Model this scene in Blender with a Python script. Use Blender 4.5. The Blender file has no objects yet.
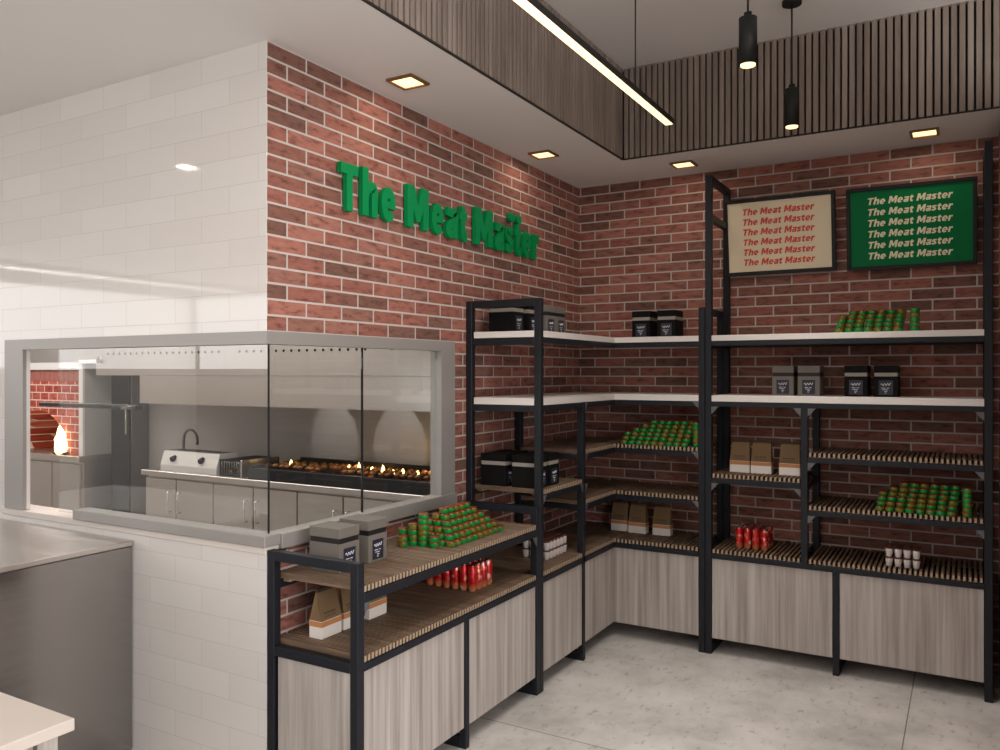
import bpy, bmesh, math, random
from mathutils import Vector, Matrix

random.seed(7)
S = bpy.context.scene
COL = S.collection

# ------------------------------------------------------------------ camera
cam_d = bpy.data.cameras.new('camera')
cam = bpy.data.objects.new('camera', cam_d)
COL.objects.link(cam)
cam_d.sensor_width = 36.0
cam_d.lens = 808.0 / 1000.0 * 36.0
cam_d.shift_y = -0.003
cam_d.clip_start = 0.02
cam.location = (2.277, -5.007, 1.6)
cam.rotation_euler = (math.radians(90), 0, math.radians(30))
S.camera = cam

# ------------------------------------------------------------------ world, colour management
W = bpy.data.worlds.new('world')
S.world = W
W.use_nodes = True
wn = W.node_tree
bg = wn.nodes['Background']
tc = wn.nodes.new('ShaderNodeTexCoord')
sp = wn.nodes.new('ShaderNodeSeparateXYZ')
rp = wn.nodes.new('ShaderNodeValToRGB')
rp.color_ramp.elements[0].position = 0.48
rp.color_ramp.elements[0].color = (0.20, 0.19, 0.18, 1)
rp.color_ramp.elements[1].position = 0.52
rp.color_ramp.elements[1].color = (0.90, 0.93, 1.0, 1)
mp = wn.nodes.new('ShaderNodeMath'); mp.operation = 'MULTIPLY_ADD'
mp.inputs[1].default_value = 0.5; mp.inputs[2].default_value = 0.5
wn.links.new(tc.outputs['Generated'], sp.inputs[0])
wn.links.new(sp.outputs['Z'], mp.inputs[0])
wn.links.new(mp.outputs[0], rp.inputs[0])
wn.links.new(rp.outputs[0], bg.inputs[0])
bg.inputs[1].default_value = 0.3

vs = S.view_settings
S.display_settings.display_device = 'sRGB'
vs.view_transform = 'Standard'
vs.look = 'None'
vs.gamma = 1.0
vs.use_curve_mapping = False
vs.exposure = -0.05
S.cycles.use_denoising = True
S.cycles.max_bounces = 10
S.cycles.transparent_max_bounces = 16
S.cycles.sample_clamp_indirect = 6.0
S.cycles.caustics_reflective = False
S.cycles.caustics_refractive = False


def lamp(name, kind, loc, power, color=(1, 1, 1), size=None, size_y=None, rot=(0, 0, 0), spot=None, blend=0.3):
    d = bpy.data.lights.new(name, kind)
    d.energy = power
    d.color = color
    if kind == 'AREA':
        d.shape = 'RECTANGLE'
        d.size = size
        d.size_y = size_y or size
    else:
        d.shadow_soft_size = size or 0.03
    if kind == 'SPOT':
        d.spot_size = math.radians(spot)
        d.spot_blend = blend
    o = bpy.data.objects.new(name, d)
    o.location = loc
    o.rotation_euler = rot
    COL.objects.link(o)
    return o


R90 = math.radians(90)
WARM = (1.0, 0.86, 0.70)
NEUT = (1.0, 0.965, 0.935)
# daylight through the shop front behind the camera (left part of the front is glazed)
lamp('daylight_shopfront', 'AREA', (-5.0, -8.9, 2.17), 78, (1.0, 0.985, 0.975), 5.6, 1.05, (R90, 0, 0))
# fill light added high on the far left to brighten the tiled area
lamp('left_fill_light', 'AREA', (-7.9, -6.0, 2.17), 62, (1.0, 0.985, 0.975), 1.05, 5.8, (0, -R90, 0))
# daylight from the glazed right-hand side of the shop, beyond the short brick return
lamp('daylight_side', 'AREA', (4.88, -4.9, 1.55), 200, (1.0, 0.98, 0.965), 2.3, 5.2, (0, R90, 0))
# long LED strip hanging over the sales floor: the light of the linear lamp itself
lamp('linear_lamp_light', 'AREA', (1.03, -4.2, 2.785), 36, (1.0, 0.94, 0.87), 0.05, 6.0, (0, 0, 0))

# ------------------------------------------------------------------ materials
def lin(c):
    out = []
    for v in c:
        v /= 255.0
        out.append(v / 12.92 if v <= 0.04045 else ((v + 0.055) / 1.055) ** 2.4)
    return (*out, 1.0)


def mat(name, rgb, rough=0.5, metal=0.0, spec=0.5, emit=None, es=0.0):
    m = bpy.data.materials.new(name)
    m.use_nodes = True
    b = m.node_tree.nodes['Principled BSDF']
    b.inputs['Base Color'].default_value = lin(rgb)
    b.inputs['Roughness'].default_value = rough
    b.inputs['Metallic'].default_value = metal
    b.inputs['Specular IOR Level'].default_value = spec
    if emit:
        b.inputs['Emission Color'].default_value = lin(emit)
        b.inputs['Emission Strength'].default_value = es
    return m


class NT:
    """small helper around a material's node tree"""
    def __init__(self, m):
        self.t = m.node_tree
        self.b = self.t.nodes['Principled BSDF']

    def n(self, kind, **kw):
        nd = self.t.nodes.new(kind)
        for k, v in kw.items():
            if k.startswith('i_'):
                nd.inputs[k[2:].replace('_', ' ')].default_value = v
            else:
                setattr(nd, k, v)
        return nd

    def l(self, a, b):
        self.t.links.new(a, b)

    def ramp(self, src, stops):
        r = self.n('ShaderNodeValToRGB')
        e = r.color_ramp.elements
        while len(e) < len(stops):
            e.new(0.5)
        for el, (p, c) in zip(e, stops):
            el.position = p
            el.color = c if len(c) == 4 else (*c, 1)
        self.l(src, r.inputs[0])
        return r

    def coord(self, scale=(1, 1, 1), src='Object', loc=(0, 0, 0)):
        tc = self.n('ShaderNodeTexCoord')
        mp = self.n('ShaderNodeMapping')
        mp.inputs['Scale'].default_value = scale
        mp.inputs['Location'].default_value = loc
        self.l(tc.outputs[src], mp.inputs['Vector'])
        return mp.outputs[0]

    def uv_plane(self, axis, u0, v_top, sign=-1):
        """(u,v) = (axis coordinate - u0, v_top - z) from object coordinates"""
        tc = self.n('ShaderNodeTexCoord')
        s = self.n('ShaderNodeSeparateXYZ')
        self.l(tc.outputs['Object'], s.inputs[0])
        a = self.n('ShaderNodeMath', operation='SUBTRACT'); a.inputs[1].default_value = u0
        self.l(s.outputs[axis], a.inputs[0])
        z = self.n('ShaderNodeMath', operation='SUBTRACT'); z.inputs[0].default_value = v_top
        self.l(s.outputs['Z'], z.inputs[1])
        c = self.n('ShaderNodeCombineXYZ')
        self.l(a.outputs[0], c.inputs[0]); self.l(z.outputs[0], c.inputs[1])
        return c.outputs[0]


def brick_mat(name, axis, u0, w=0.21, h=0.0607, mortar=0.0048, stops=None, mcol=(186, 176, 170), v_top=2.847, bump=0.35):
    m = mat(name, (150, 95, 85), 0.85, spec=0.25)
    t = NT(m)
    uv = t.uv_plane(axis, u0, v_top)
    br = t.n('ShaderNodeTexBrick', offset=0.5, offset_frequency=2, squash=1.0)
    br.inputs['Color1'].default_value = (0, 0, 0, 1)
    br.inputs['Color2'].default_value = (1, 1, 1, 1)
    br.inputs['Mortar'].default_value = (0.5, 0.5, 0.5, 1)
    br.inputs['Scale'].default_value = 1.0
    br.inputs['Brick Width'].default_value = w
    br.inputs['Row Height'].default_value = h
    br.inputs['Mortar Size'].default_value = mortar
    br.inputs['Mortar Smooth'].default_value = 0.25
    t.l(uv, br.inputs['Vector'])
    stops = stops or [(0.0, lin((108, 79, 69))), (0.22, lin((128, 87, 76))), (0.5, lin((146, 94, 82))),
                      (0.75, lin((160, 107, 94))), (1.0, lin((120, 89, 79)))]
    rmp = t.ramp(br.outputs['Color'], stops)
    # weathering inside every brick: streaky blotches
    mpn = t.n('ShaderNodeMapping'); mpn.inputs['Scale'].default_value = (14, 42, 1)
    t.l(uv, mpn.inputs['Vector'])
    no = t.n('ShaderNodeTexNoise'); no.inputs['Scale'].default_value = 1.0
    no.inputs['Detail'].default_value = 6; no.inputs['Roughness'].default_value = 0.65
    t.l(mpn.outputs[0], no.inputs['Vector'])
    r2 = t.ramp(no.outputs['Fac'], [(0.34, (0.38, 0.36, 0.34)), (0.47, (0.95, 0.94, 0.93)), (0.70, (1.28, 1.26, 1.26))])
    mx = t.n('ShaderNodeMixRGB', blend_type='MULTIPLY'); mx.inputs[0].default_value = 0.8
    t.l(rmp.outputs[0], mx.inputs[1]); t.l(r2.outputs[0], mx.inputs[2])
    mm = t.n('ShaderNodeMixRGB')
    mm.inputs[2].default_value = lin(mcol)
    t.l(br.outputs['Fac'], mm.inputs[0]); t.l(mx.outputs[0], mm.inputs[1])
    t.l(mm.outputs[0], t.b.inputs['Base Color'])
    inv = t.n('ShaderNodeMath', operation='MULTIPLY_ADD')
    inv.inputs[1].default_value = -1.0; inv.inputs[2].default_value = 1.0
    t.l(br.outputs['Fac'], inv.inputs[0])
    ad = t.n('ShaderNodeMath', operation='MULTIPLY_ADD'); ad.inputs[1].default_value = 0.35
    t.l(no.outputs['Fac'], ad.inputs[0]); t.l(inv.outputs[0], ad.inputs[2])
    bp = t.n('ShaderNodeBump'); bp.inputs['Strength'].default_value = bump; bp.inputs['Distance'].default_value = 0.006
    t.l(ad.outputs[0], bp.inputs['Height']); t.l(bp.outputs[0], t.b.inputs['Normal'])
    return m


def tile_mat(name, axis, u0):
    m = mat(name, (214, 208, 204), 0.05, spec=0.5)
    t = NT(m)
    uv = t.uv_plane(axis, u0, 2.847)
    br = t.n('ShaderNodeTexBrick', offset=0.5, offset_frequency=2)
    br.inputs['Color1'].default_value = lin((216, 210, 206))
    br.inputs['Color2'].default_value = lin((221, 216, 212))
    br.inputs['Mortar'].default_value = lin((199, 193, 189))
    br.inputs['Scale'].default_value = 1.0
    br.inputs['Brick Width'].default_value = 0.315
    br.inputs['Row Height'].default_value = 0.105
    br.inputs['Mortar Size'].default_value = 0.0014
    br.inputs['Mortar Smooth'].default_value = 0.4
    t.l(uv, br.inputs['Vector'])
    t.l(br.outputs['Color'], t.b.inputs['Base Color'])
    inv = t.n('ShaderNodeMath', operation='MULTIPLY_ADD')
    inv.inputs[1].default_value = -1.0; inv.inputs[2].default_value = 1.0
    t.l(br.outputs['Fac'], inv.inputs[0])
    bp = t.n('ShaderNodeBump'); bp.inputs['Strength'].default_value = 0.12; bp.inputs['Distance'].default_value = 0.002
    t.l(inv.outputs[0], bp.inputs['Height']); t.l(bp.outputs[0], t.b.inputs['Normal'])
    return m


def wood_mat(name, dark, mid, light, scale, rough=0.55, bump=0.05, contrast=(0.3, 0.5, 0.7)):
    m = mat(name, mid, rough, spec=0.3)
    t = NT(m)
    v = t.coord(scale)
    n1 = t.n('ShaderNodeTexNoise'); n1.inputs['Scale'].default_value = 1.0; n1.inputs['Detail'].default_value = 5
    n1.inputs['Roughness'].default_value = 0.6
    t.l(v, n1.inputs['Vector'])
    r = t.ramp(n1.outputs['Fac'], [(contrast[0], lin(dark)), (contrast[1], lin(mid)), (contrast[2], lin(light))])
    t.l(r.outputs[0], t.b.inputs['Base Color'])
    bp = t.n('ShaderNodeBump'); bp.inputs['Strength'].default_value = bump; bp.inputs['Distance'].default_value = 0.002
    t.l(n1.outputs['Fac'], bp.inputs['Height']); t.l(bp.outputs[0], t.b.inputs['Normal'])
    return m


def steel_mat(name, rgb, rough, scale=(3, 3, 160), var=0.12):
    m = mat(name, rgb, rough, 1.0)
    t = NT(m)
    v = t.coord(scale)
    n1 = t.n('ShaderNodeTexNoise'); n1.inputs['Scale'].default_value = 1.0; n1.inputs['Detail'].default_value = 3
    t.l(v, n1.inputs['Vector'])
    mr = t.n('ShaderNodeMapRange')
    mr.inputs[3].default_value = rough - var * 0.5; mr.inputs[4].default_value = rough + var
    t.l(n1.outputs['Fac'], mr.inputs[0]); t.l(mr.outputs[0], t.b.inputs['Roughness'])
    return m


M = {}
M['brick_left'] = brick_mat('brick_left', 'Y', -2.816 - 0.105)
M['brick_back'] = brick_mat('brick_back', 'X', 0.016 - 0.105)
M['brick_right'] = brick_mat('brick_right', 'Y', 0.0)
M['brick_oven'] = brick_mat('brick_oven', 'X', -4.09, 0.125, 0.066, 0.005,
                            [(0.0, lin((150, 66, 54))), (0.5, lin((172, 80, 66))), (1.0, lin((190, 104, 90)))],
                            (214, 196, 184), 1.62)
M['tile'] = tile_mat('white_tile', 'X', 0.113)
M['white'] = mat('white_paint', (222, 218, 215), 0.7, spec=0.2)
M['white_k'] = mat('kitchen_paint', (214, 212, 210), 0.7, spec=0.2)
M['reveal'] = mat('white_reveal', (214, 208, 203), 0.4)
M['steel'] = steel_mat('brushed_steel', (196, 189, 183), 0.30)
M['steel_wall'] = mat('satin_steel_wall', (178, 172, 167), 0.45, 0.25)
M['steel_frame'] = mat('satin_steel_frame', (158, 154, 150), 0.45, 0.3)
M['steel_front'] = steel_mat('polished_steel', (160, 156, 153), 0.18, (2, 2, 60), 0.08)
M['steel_top'] = steel_mat('satin_steel_top', (200, 192, 186), 0.30, (2, 60, 2), 0.1)
M['desk_top'] = mat('warm_white_laminate', (204, 194, 185), 0.4)
M['griddle'] = mat('pale_enamel_steel', (206, 200, 194), 0.35, 0.2)
M['rail_dark'] = mat('dark_rail', (66, 63, 60), 0.45, 0.3)
M['steel_dark'] = steel_mat('dark_steel', (120, 116, 113), 0.35)
M['chrome'] = mat('chrome', (205, 202, 198), 0.12, 1.0)
M['frame'] = mat('blue_black_metal', (27, 29, 35), 0.5, 0.0, 0.3)
M['bracket'] = mat('grey_bracket', (98, 98, 100), 0.5, 0.3)
M['black'] = mat('black_metal', (22, 22, 23), 0.5, spec=0.3)
M['black_matt'] = mat('black_matt', (14, 13, 13), 0.8)
M['shelf_white'] = mat('white_shelf_board', (226, 220, 215), 0.45)
M['stone'] = mat('pale_stone', (222, 212, 204), 0.35)
M['slat_x'] = wood_mat('shelf_slat_wood_x', (86, 69, 56), (110, 90, 73), (134, 112, 92), (3, 55, 55))
M['slat_y'] = wood_mat('shelf_slat_wood_y', (86, 69, 56), (110, 90, 73), (134, 112, 92), (55, 3, 55))
M['slat_end'] = mat('slat_end_grain', (164, 144, 121), 0.7)
M['panel'] = wood_mat('grey_oak_panel', (146, 137, 131), (172, 164, 158), (194, 187, 181), (34, 34, 0.9), 0.5, 0.03, (0.32, 0.5, 0.68))
M['fascia'] = wood_mat('grey_brown_slats', (122, 108, 99), (143, 129, 119), (162, 148, 138), (16, 16, 1.2), 0.55)
M['fascia_back'] = mat('dark_backing', (44, 37, 33), 0.8)
M['sign_green'] = mat('sign_green', (0, 132, 72), 0.55, spec=0.15)
M['board_cream'] = mat('board_cream', (228, 213, 182), 0.55)
M['board_green'] = mat('board_green', (0, 108, 58), 0.6, spec=0.15)
M['text_red'] = mat('text_red', (208, 66, 30), 0.5)
M['text_cream'] = mat('text_cream', (226, 222, 190), 0.5)
M['light'] = mat('lamp_glow', (255, 240, 215), 0.4, emit=(255, 212, 150), es=2.2)
M['light_strip'] = mat('strip_glow', (255, 240, 215), 0.4, emit=(255, 216, 160), es=2.0)
M['brass'] = mat('bronze_trim', (150, 118, 80), 0.35, 0.9)
M['lamp_black'] = mat('lamp_black', (30, 32, 31), 0.5, 0.3)
M['tin_green'] = mat('tin_green', (20, 146, 66), 0.26, 0.2)
M['tin_gold'] = mat('tin_gold_label', (112, 116, 40), 0.35, 0.2)
M['tin_lid'] = mat('tin_copper_lid', (132, 66, 36), 0.38, 0.5)
M['box_grey'] = mat('box_grey_card', (112, 106, 99), 0.7)
M['box_black'] = mat('box_black_card', (15, 14, 14), 0.7, spec=0.15)
M['band_black'] = mat('box_black_band', (20, 18, 18), 0.6)
M['band_grey'] = mat('box_grey_band', (150, 143, 134), 0.6)
M['label_navy'] = mat('label_navy', (36, 38, 54), 0.5)
M['label_white'] = mat('label_white', (214, 214, 220), 0.5)
M['kraft'] = mat('kraft_paper', (120, 97, 72), 0.85, spec=0.15)
M['kraft_print'] = mat('kraft_print', (84, 66, 48), 0.85)
M['bag_white'] = mat('bag_white', (226, 219, 212), 0.7)
M['bag_copper'] = mat('bag_copper_stripe', (188, 128, 82), 0.6)
M['bag_dark'] = mat('bag_fold', (58, 45, 34), 0.8)
M['cup_white'] = mat('cup_white', (224, 217, 214), 0.4)
M['cup_lid'] = mat('cup_brown_lid', (92, 54, 42), 0.45)
M['meat'] = mat('grilled_meat', (126, 78, 34), 0.5)
M['ember'] = mat('ember', (90, 30, 10), 0.8, emit=(255, 120, 40), es=1.5)
M['flame'] = mat('flame', (255, 220, 140), 0.5, emit=(255, 206, 120), es=10)
M['fire'] = mat('oven_flame', (255, 230, 170), 0.5, emit=(255, 226, 160), es=7)
M['fries'] = mat('golden_food', (190, 140, 60), 0.6)

# floor: pale concrete slabs with wide-spaced joints and fine flecks
def floor_mat():
    m = mat('concrete_floor', (204, 201, 197), 0.42, spec=0.4)
    t = NT(m)
    v = t.coord((1, 1, 1))
    n1 = t.n('ShaderNodeTexNoise'); n1.inputs['Scale'].default_value = 2.2; n1.inputs['Detail'].default_value = 8; n1.inputs['Roughness'].default_value = 0.65
    t.l(v, n1.inputs['Vector'])
    r1 = t.ramp(n1.outputs['Fac'], [(0.32, lin((172, 169, 166))), (0.5, lin((202, 199, 195))), (0.66, lin((218, 215, 212)))])
    n2 = t.n('ShaderNodeTexNoise'); n2.inputs['Scale'].default_value = 26; n2.inputs['Detail'].default_value = 4; n2.inputs['Roughness'].default_value = 0.7
    t.l(t.coord((1, 0.45, 1)), n2.inputs['Vector'])
    r2 = t.ramp(n2.outputs['Fac'], [(0.30, (0.45, 0.44, 0.43)), (0.43, (0.97, 0.97, 0.97)), (1.0, (1.03, 1.03, 1.03))])
    mx = t.n('ShaderNodeMixRGB', blend_type='MULTIPLY'); mx.inputs[0].default_value = 0.75
    t.l(r1.outputs[0], mx.inputs[1]); t.l(r2.outputs[0], mx.inputs[2])
    br = t.n('ShaderNodeTexBrick', offset=0.0, offset_frequency=2)
    br.inputs['Scale'].default_value = 1.0
    br.inputs['Brick Width'].default_value = 2.4
    br.inputs['Row Height'].default_value = 2.4
    br.inputs['Mortar Size'].default_value = 0.003
    br.inputs['Mortar Smooth'].default_value = 0.3
    t.l(t.coord((1, 1, 1), loc=(-2.04, 1.81, 0)), br.inputs['Vector'])
    mj = t.n('ShaderNodeMixRGB'); mj.inputs[2].default_value = lin((118, 114, 110))
    t.l(br.outputs['Fac'], mj.inputs[0]); t.l(mx.outputs[0], mj.inputs[1])
    t.l(mj.outputs[0], t.b.inputs['Base Color'])
    mr = t.n('ShaderNodeMapRange'); mr.inputs[3].default_value = 0.32; mr.inputs[4].default_value = 0.55
    t.l(n1.outputs['Fac'], mr.inputs[0]); t.l(mr.outputs[0], t.b.inputs['Roughness'])
    return m


M['floor'] = floor_mat()


def can_mat():
    m = mat('red_drink_can', (196, 30, 30), 0.25, 0.3)
    t = NT(m)
    tc = t.n('ShaderNodeTexCoord')
    s = t.n('ShaderNodeSeparateXYZ'); t.l(tc.outputs['Object'], s.inputs[0])
    oi = t.n('ShaderNodeObjectInfo')
    n1 = t.n('ShaderNodeTexNoise'); n1.noise_dimensions = '4D'
    n1.inputs['Scale'].default_value = 38; n1.inputs['Detail'].default_value = 2
    mp = t.n('ShaderNodeMapping'); mp.inputs['Scale'].default_value = (1, 1, 0.8)
    t.l(tc.outputs['Object'], mp.inputs[0]); t.l(mp.outputs[0], n1.inputs['Vector'])
    mw = t.n('ShaderNodeMath', operation='MULTIPLY'); mw.inputs[1].default_value = 9
    t.l(oi.outputs['Random'], mw.inputs[0]); t.l(mw.outputs[0], n1.inputs['W'])
    r1 = t.ramp(n1.outputs['Fac'], [(0.46, lin((190, 22, 26))), (0.54, lin((206, 44, 38))), (0.60, lin((226, 130, 112))), (0.66, lin((236, 222, 214)))])
    # cream foot band of the print
    zz = t.n('ShaderNodeMapRange'); zz.inputs[1].default_value = 0.006; zz.inputs[2].default_value = 0.040
    zz.inputs[3].default_value = 1.0; zz.inputs[4].default_value = 0.0
    t.l(s.outputs['Z'], zz.inputs[0])
    mx = t.n('ShaderNodeMixRGB'); mx.inputs[2].default_value = lin((222, 160, 110))
    m2 = t.n('ShaderNodeMath', operation='MULTIPLY'); m2.inputs[1].default_value = 0.75
    t.l(zz.outputs[0], m2.inputs[0])
    t.l(m2.outputs[0], mx.inputs[0]); t.l(r1.outputs[0], mx.inputs[1])
    t.l(mx.outputs[0], t.b.inputs['Base Color'])
    return m


M['can'] = can_mat()


def glass_mat():
    m = bpy.data.materials.new('clear_glass')
    m.use_nodes = True
    nt = m.node_tree
    nt.nodes.clear()
    out = nt.nodes.new('ShaderNodeOutputMaterial')
    mix = nt.nodes.new('ShaderNodeMixShader')
    lw = nt.nodes.new('ShaderNodeLayerWeight'); lw.inputs[0].default_value = 0.5
    pw = nt.nodes.new('ShaderNodeMath'); pw.operation = 'POWER'; pw.inputs[1].default_value = 5.0
    fr = nt.nodes.new('ShaderNodeMath'); fr.operation = 'MULTIPLY_ADD'
    fr.inputs[1].default_value = 0.95; fr.inputs[2].default_value = 0.05     # same reflectance from both sides of the pane
    nt.links.new(lw.outputs['Facing'], pw.inputs[0]); nt.links.new(pw.outputs[0], fr.inputs[0])
    tr = nt.nodes.new('ShaderNodeBsdfTransparent'); tr.inputs[0].default_value = (0.96, 0.97, 0.965, 1)
    gl = nt.nodes.new('ShaderNodeBsdfGlossy'); gl.inputs['Roughness'].default_value = 0.0
    nt.links.new(fr.outputs[0], mix.inputs[0])
    nt.links.new(tr.outputs[0], mix.inputs[1])
    nt.links.new(gl.outputs[0], mix.inputs[2])
    nt.links.new(mix.outputs[0], out.inputs[0])
    return m


M['glass'] = glass_mat()

# ------------------------------------------------------------------ mesh helpers
class MB:
    def __init__(self):
        self.bm = bmesh.new()

    def _mi(self, faces, mi):
        for f in faces:
            f.material_index = mi

    def box(self, x0, x1, y0, y1, z0, z1, bev=0.0, mi=0, seg=1):
        x0, x1 = sorted((x0, x1)); y0, y1 = sorted((y0, y1)); z0, z1 = sorted((z0, z1))
        mtx = Matrix.Translation(((x0 + x1) / 2, (y0 + y1) / 2, (z0 + z1) / 2)) @ Matrix.Diagonal((x1 - x0, y1 - y0, z1 - z0, 1))
        r = bmesh.ops.create_cube(self.bm, size=1.0, matrix=mtx)
        vs_ = r['verts']
        fs = set(f for v in vs_ for f in v.link_faces)
        self._mi(fs, mi)
        if bev > 0:
            es = list(set(e for v in vs_ for e in v.link_edges))
            r2 = bmesh.ops.bevel(self.bm, geom=es, offset=bev, segments=seg, affect='EDGES', profile=0.5, clamp_overlap=True)
            self._mi(r2['faces'], mi)
        return self

    def poly(self, pts, mi=0):
        f = self.bm.faces.new([self.bm.verts.new(p) for p in pts])
        f.material_index = mi
        return self

    def prism(self, pts, d, mi=0):
        """closed polygon pts extruded by vector d"""
        d = Vector(d)
        a = [self.bm.verts.new(p) for p in pts]
        b = [self.bm.verts.new(Vector(p) + d) for p in pts]
        n = len(pts)
        fs = [self.bm.faces.new(a[::-1]), self.bm.faces.new(b)]
        for i in range(n):
            fs.append(self.bm.faces.new((a[i], a[(i + 1) % n], b[(i + 1) % n], b[i])))
        self._mi(fs, mi)
        return self

    def lathe(self, prof, n=16, c=(0, 0, 0), mis=None, cap=True, face_mi=None):
        """prof: list of (r, z); mis: material per profile segment"""
        rings = []
        for r, z in prof:
            if r < 1e-6:
                rings.append([self.bm.verts.new((c[0], c[1], c[2] + z))])
            else:
                rings.append([self.bm.verts.new((c[0] + r * math.cos(2 * math.pi * k / n), c[1] + r * math.sin(2 * math.pi * k / n), c[2] + z)) for k in range(n)])
        for i in range(len(rings) - 1):
            a, b = rings[i], rings[i + 1]
            for k in range(n):
                k2 = (k + 1) % n
                if len(a) == 1 and len(b) == 1:
                    continue
                if len(a) == 1:
                    f = self.bm.faces.new((a[0], b[k2], b[k]))
                elif len(b) == 1:
                    f = self.bm.faces.new((a[k], a[k2], b[0]))
                else:
                    f = self.bm.faces.new((a[k], a[k2], b[k2], b[k]))
                mi = mis[i] if mis else 0
                if face_mi:
                    mi = face_mi(i, k, mi)
                f.material_index = mi
                f.smooth = True
        if cap:
            if len(rings[0]) > 1:
                f = self.bm.faces.new(rings[0][::-1]); f.material_index = mis[0] if mis else 0
            if len(rings[-1]) > 1:
                f = self.bm.faces.new(rings[-1]); f.material_index = mis[-1] if mis else 0
        return self

    def tube(self, pts, r, n=10, mi=0):
        pts = [Vector(p) for p in pts]
        rings = []
        prev = None
        for i, p in enumerate(pts):
            d = (pts[min(i + 1, len(pts) - 1)] - pts[max(i - 1, 0)]).normalized()
            ref = Vector((0, 0, 1)) if abs(d.z) < 0.9 else Vector((1, 0, 0))
            if prev is not None:
                u = (prev - d * prev.dot(d)).normalized()
            else:
                u = d.cross(ref).normalized()
            prev = u
            w = d.cross(u)
            rr = r[i] if isinstance(r, (list, tuple)) else r
            rings.append([self.bm.verts.new(p + (u * math.cos(2 * math.pi * k / n) + w * math.sin(2 * math.pi * k / n)) * rr) for k in range(n)])
        for a, b in zip(rings, rings[1:]):
            for k in range(n):
                f = self.bm.faces.new((a[k], a[(k + 1) % n], b[(k + 1) % n], b[k]))
                f.smooth = True
                f.material_index = mi
        f = self.bm.faces.new(rings[0][::-1]); f.material_index = mi
        f = self.bm.faces.new(rings[-1]); f.material_index = mi
        return self

    def build(self, name, mats, parent=None, loc=None):
        bmesh.ops.recalc_face_normals(self.bm, faces=self.bm.faces)
        me = bpy.data.meshes.new(name)
        self.bm.to_mesh(me)
        self.bm.free()
        if not isinstance(mats, (list, tuple)):
            mats = [mats]
        for x in mats:
            me.materials.append(M[x] if isinstance(x, str) else x)
        o = bpy.data.objects.new(name, me)
        COL.objects.link(o)
        if parent:
            o.parent = parent
        if loc:
            o.location = loc
        return o


def tag(o, label, cat, group=None):
    o['label'] = label
    o['category'] = cat
    if group:
        o['group'] = group
    return o


def thing(name, label, cat, loc=(0, 0, 0), rz=0.0, group=None):
    o = bpy.data.objects.new(name, None)
    o.empty_display_size = 0.1
    COL.objects.link(o)
    o.location = loc
    o.rotation_euler = (0, 0, rz)
    return tag(o, label, cat, group)


def struct(o):
    o['kind'] = 'structure'
    return o


def copy_tree(o, label, loc, rz=None, group=None, parent=None):
    c = o.copy()
    COL.objects.link(c)
    c.parent = parent
    if parent is None:
        c.location = loc
        if rz is not None:
            c.rotation_euler = (0, 0, rz)
        c['label'] = label
        if group:
            c['group'] = group
    for ch in list(o.children):
        copy_tree(ch, None, None, parent=c)
    return c


class Proto:
    """first placement moves the prototype itself, later ones copy it"""
    def __init__(self, make):
        self.o = make()
        self.used = False

    def put(self, label, loc, rz=0.0, group=None):
        if not self.used:
            self.used = True
            self.o.location = loc
            self.o.rotation_euler = (0, 0, rz)
            self.o['label'] = label
            if group:
                self.o['group'] = group
            return self.o
        return copy_tree(self.o, label, loc, rz, group)


ORD = ['first', 'second', 'third', 'fourth', 'fifth', 'sixth', 'seventh', 'eighth', 'ninth', 'tenth', 'eleventh', 'twelfth', 'thirteenth', 'fourteenth']
LAY = ['bottom', 'second', 'third', 'fourth', 'fifth', 'sixth', 'seventh']


# ------------------------------------------------------------------ the setting
H = 2.847          # soffit
HU = 3.38          # tray ceiling
YT = -2.816        # tiled wall plane
XF, YF = 0.528, -0.529   # slat fascia planes
XR = 2.425         # right wall plane
XL, YFRONT = -8.0, -9.0
XE = 5.0

b = MB(); b.box(XL, XE, YFRONT, 0.14, -0.12, 0.0)
struct(b.build('floor', 'floor'))

b = MB()
b.box(XL, XF - 0.009, YFRONT, 0.14, H, H + 0.006)
b.box(XF - 0.009, XE, YF + 0.009, 0.14, H, H + 0.006)
b.box(XF - 0.06, XE, YFRONT, YF + 0.06, HU, HU + 0.1)
struct(b.build('ceiling', 'white'))

# slatted fascias round the ceiling tray
def fascia(name, along, a0, a1, plane, out):
    mb = MB()
    pitch, w = 0.035, 0.0252
    if along == 'y':
        mb.box(plane - out * 0.03, plane - out * 0.055, a0, a1 + 0.055, H + 0.002, HU, mi=1)
        mb.box(plane - out * 0.009, plane + 0.001 * out, a0, a1, H - 0.0005, H + 0.007, mi=1)
    else:
        mb.box(a0 - 0.055, a1, plane - out * 0.03, plane - out * 0.055, H + 0.002, HU, mi=1)
        mb.box(a0, a1, plane - out * 0.009, plane + 0.001 * out, H - 0.0005, H + 0.007, mi=1)
    n = int((a1 - a0) / pitch)
    for k in range(n):
        s0 = (a1 - (k + 1) * pitch + 0.004) if along == 'y' else a0 + k * pitch + 0.004
        s1 = s0 + w
        j = random.uniform(-0.0008, 0.0004)
        if along == 'y':
            mb.box(plane - out * 0.031, plane + out * j, s0, s1, H + 0.007, HU, 0.002)
        else:
            mb.box(s0, s1, plane - out * 0.031, plane + out * j, H, HU, 0.002)
    return struct(mb.build(name, ['fascia', 'fascia_back']))


fascia('trim_1', 'y', YFRONT, YF, XF, 1)
fascia('trim_2', 'x', XF, XE, YF, -1)

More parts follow.
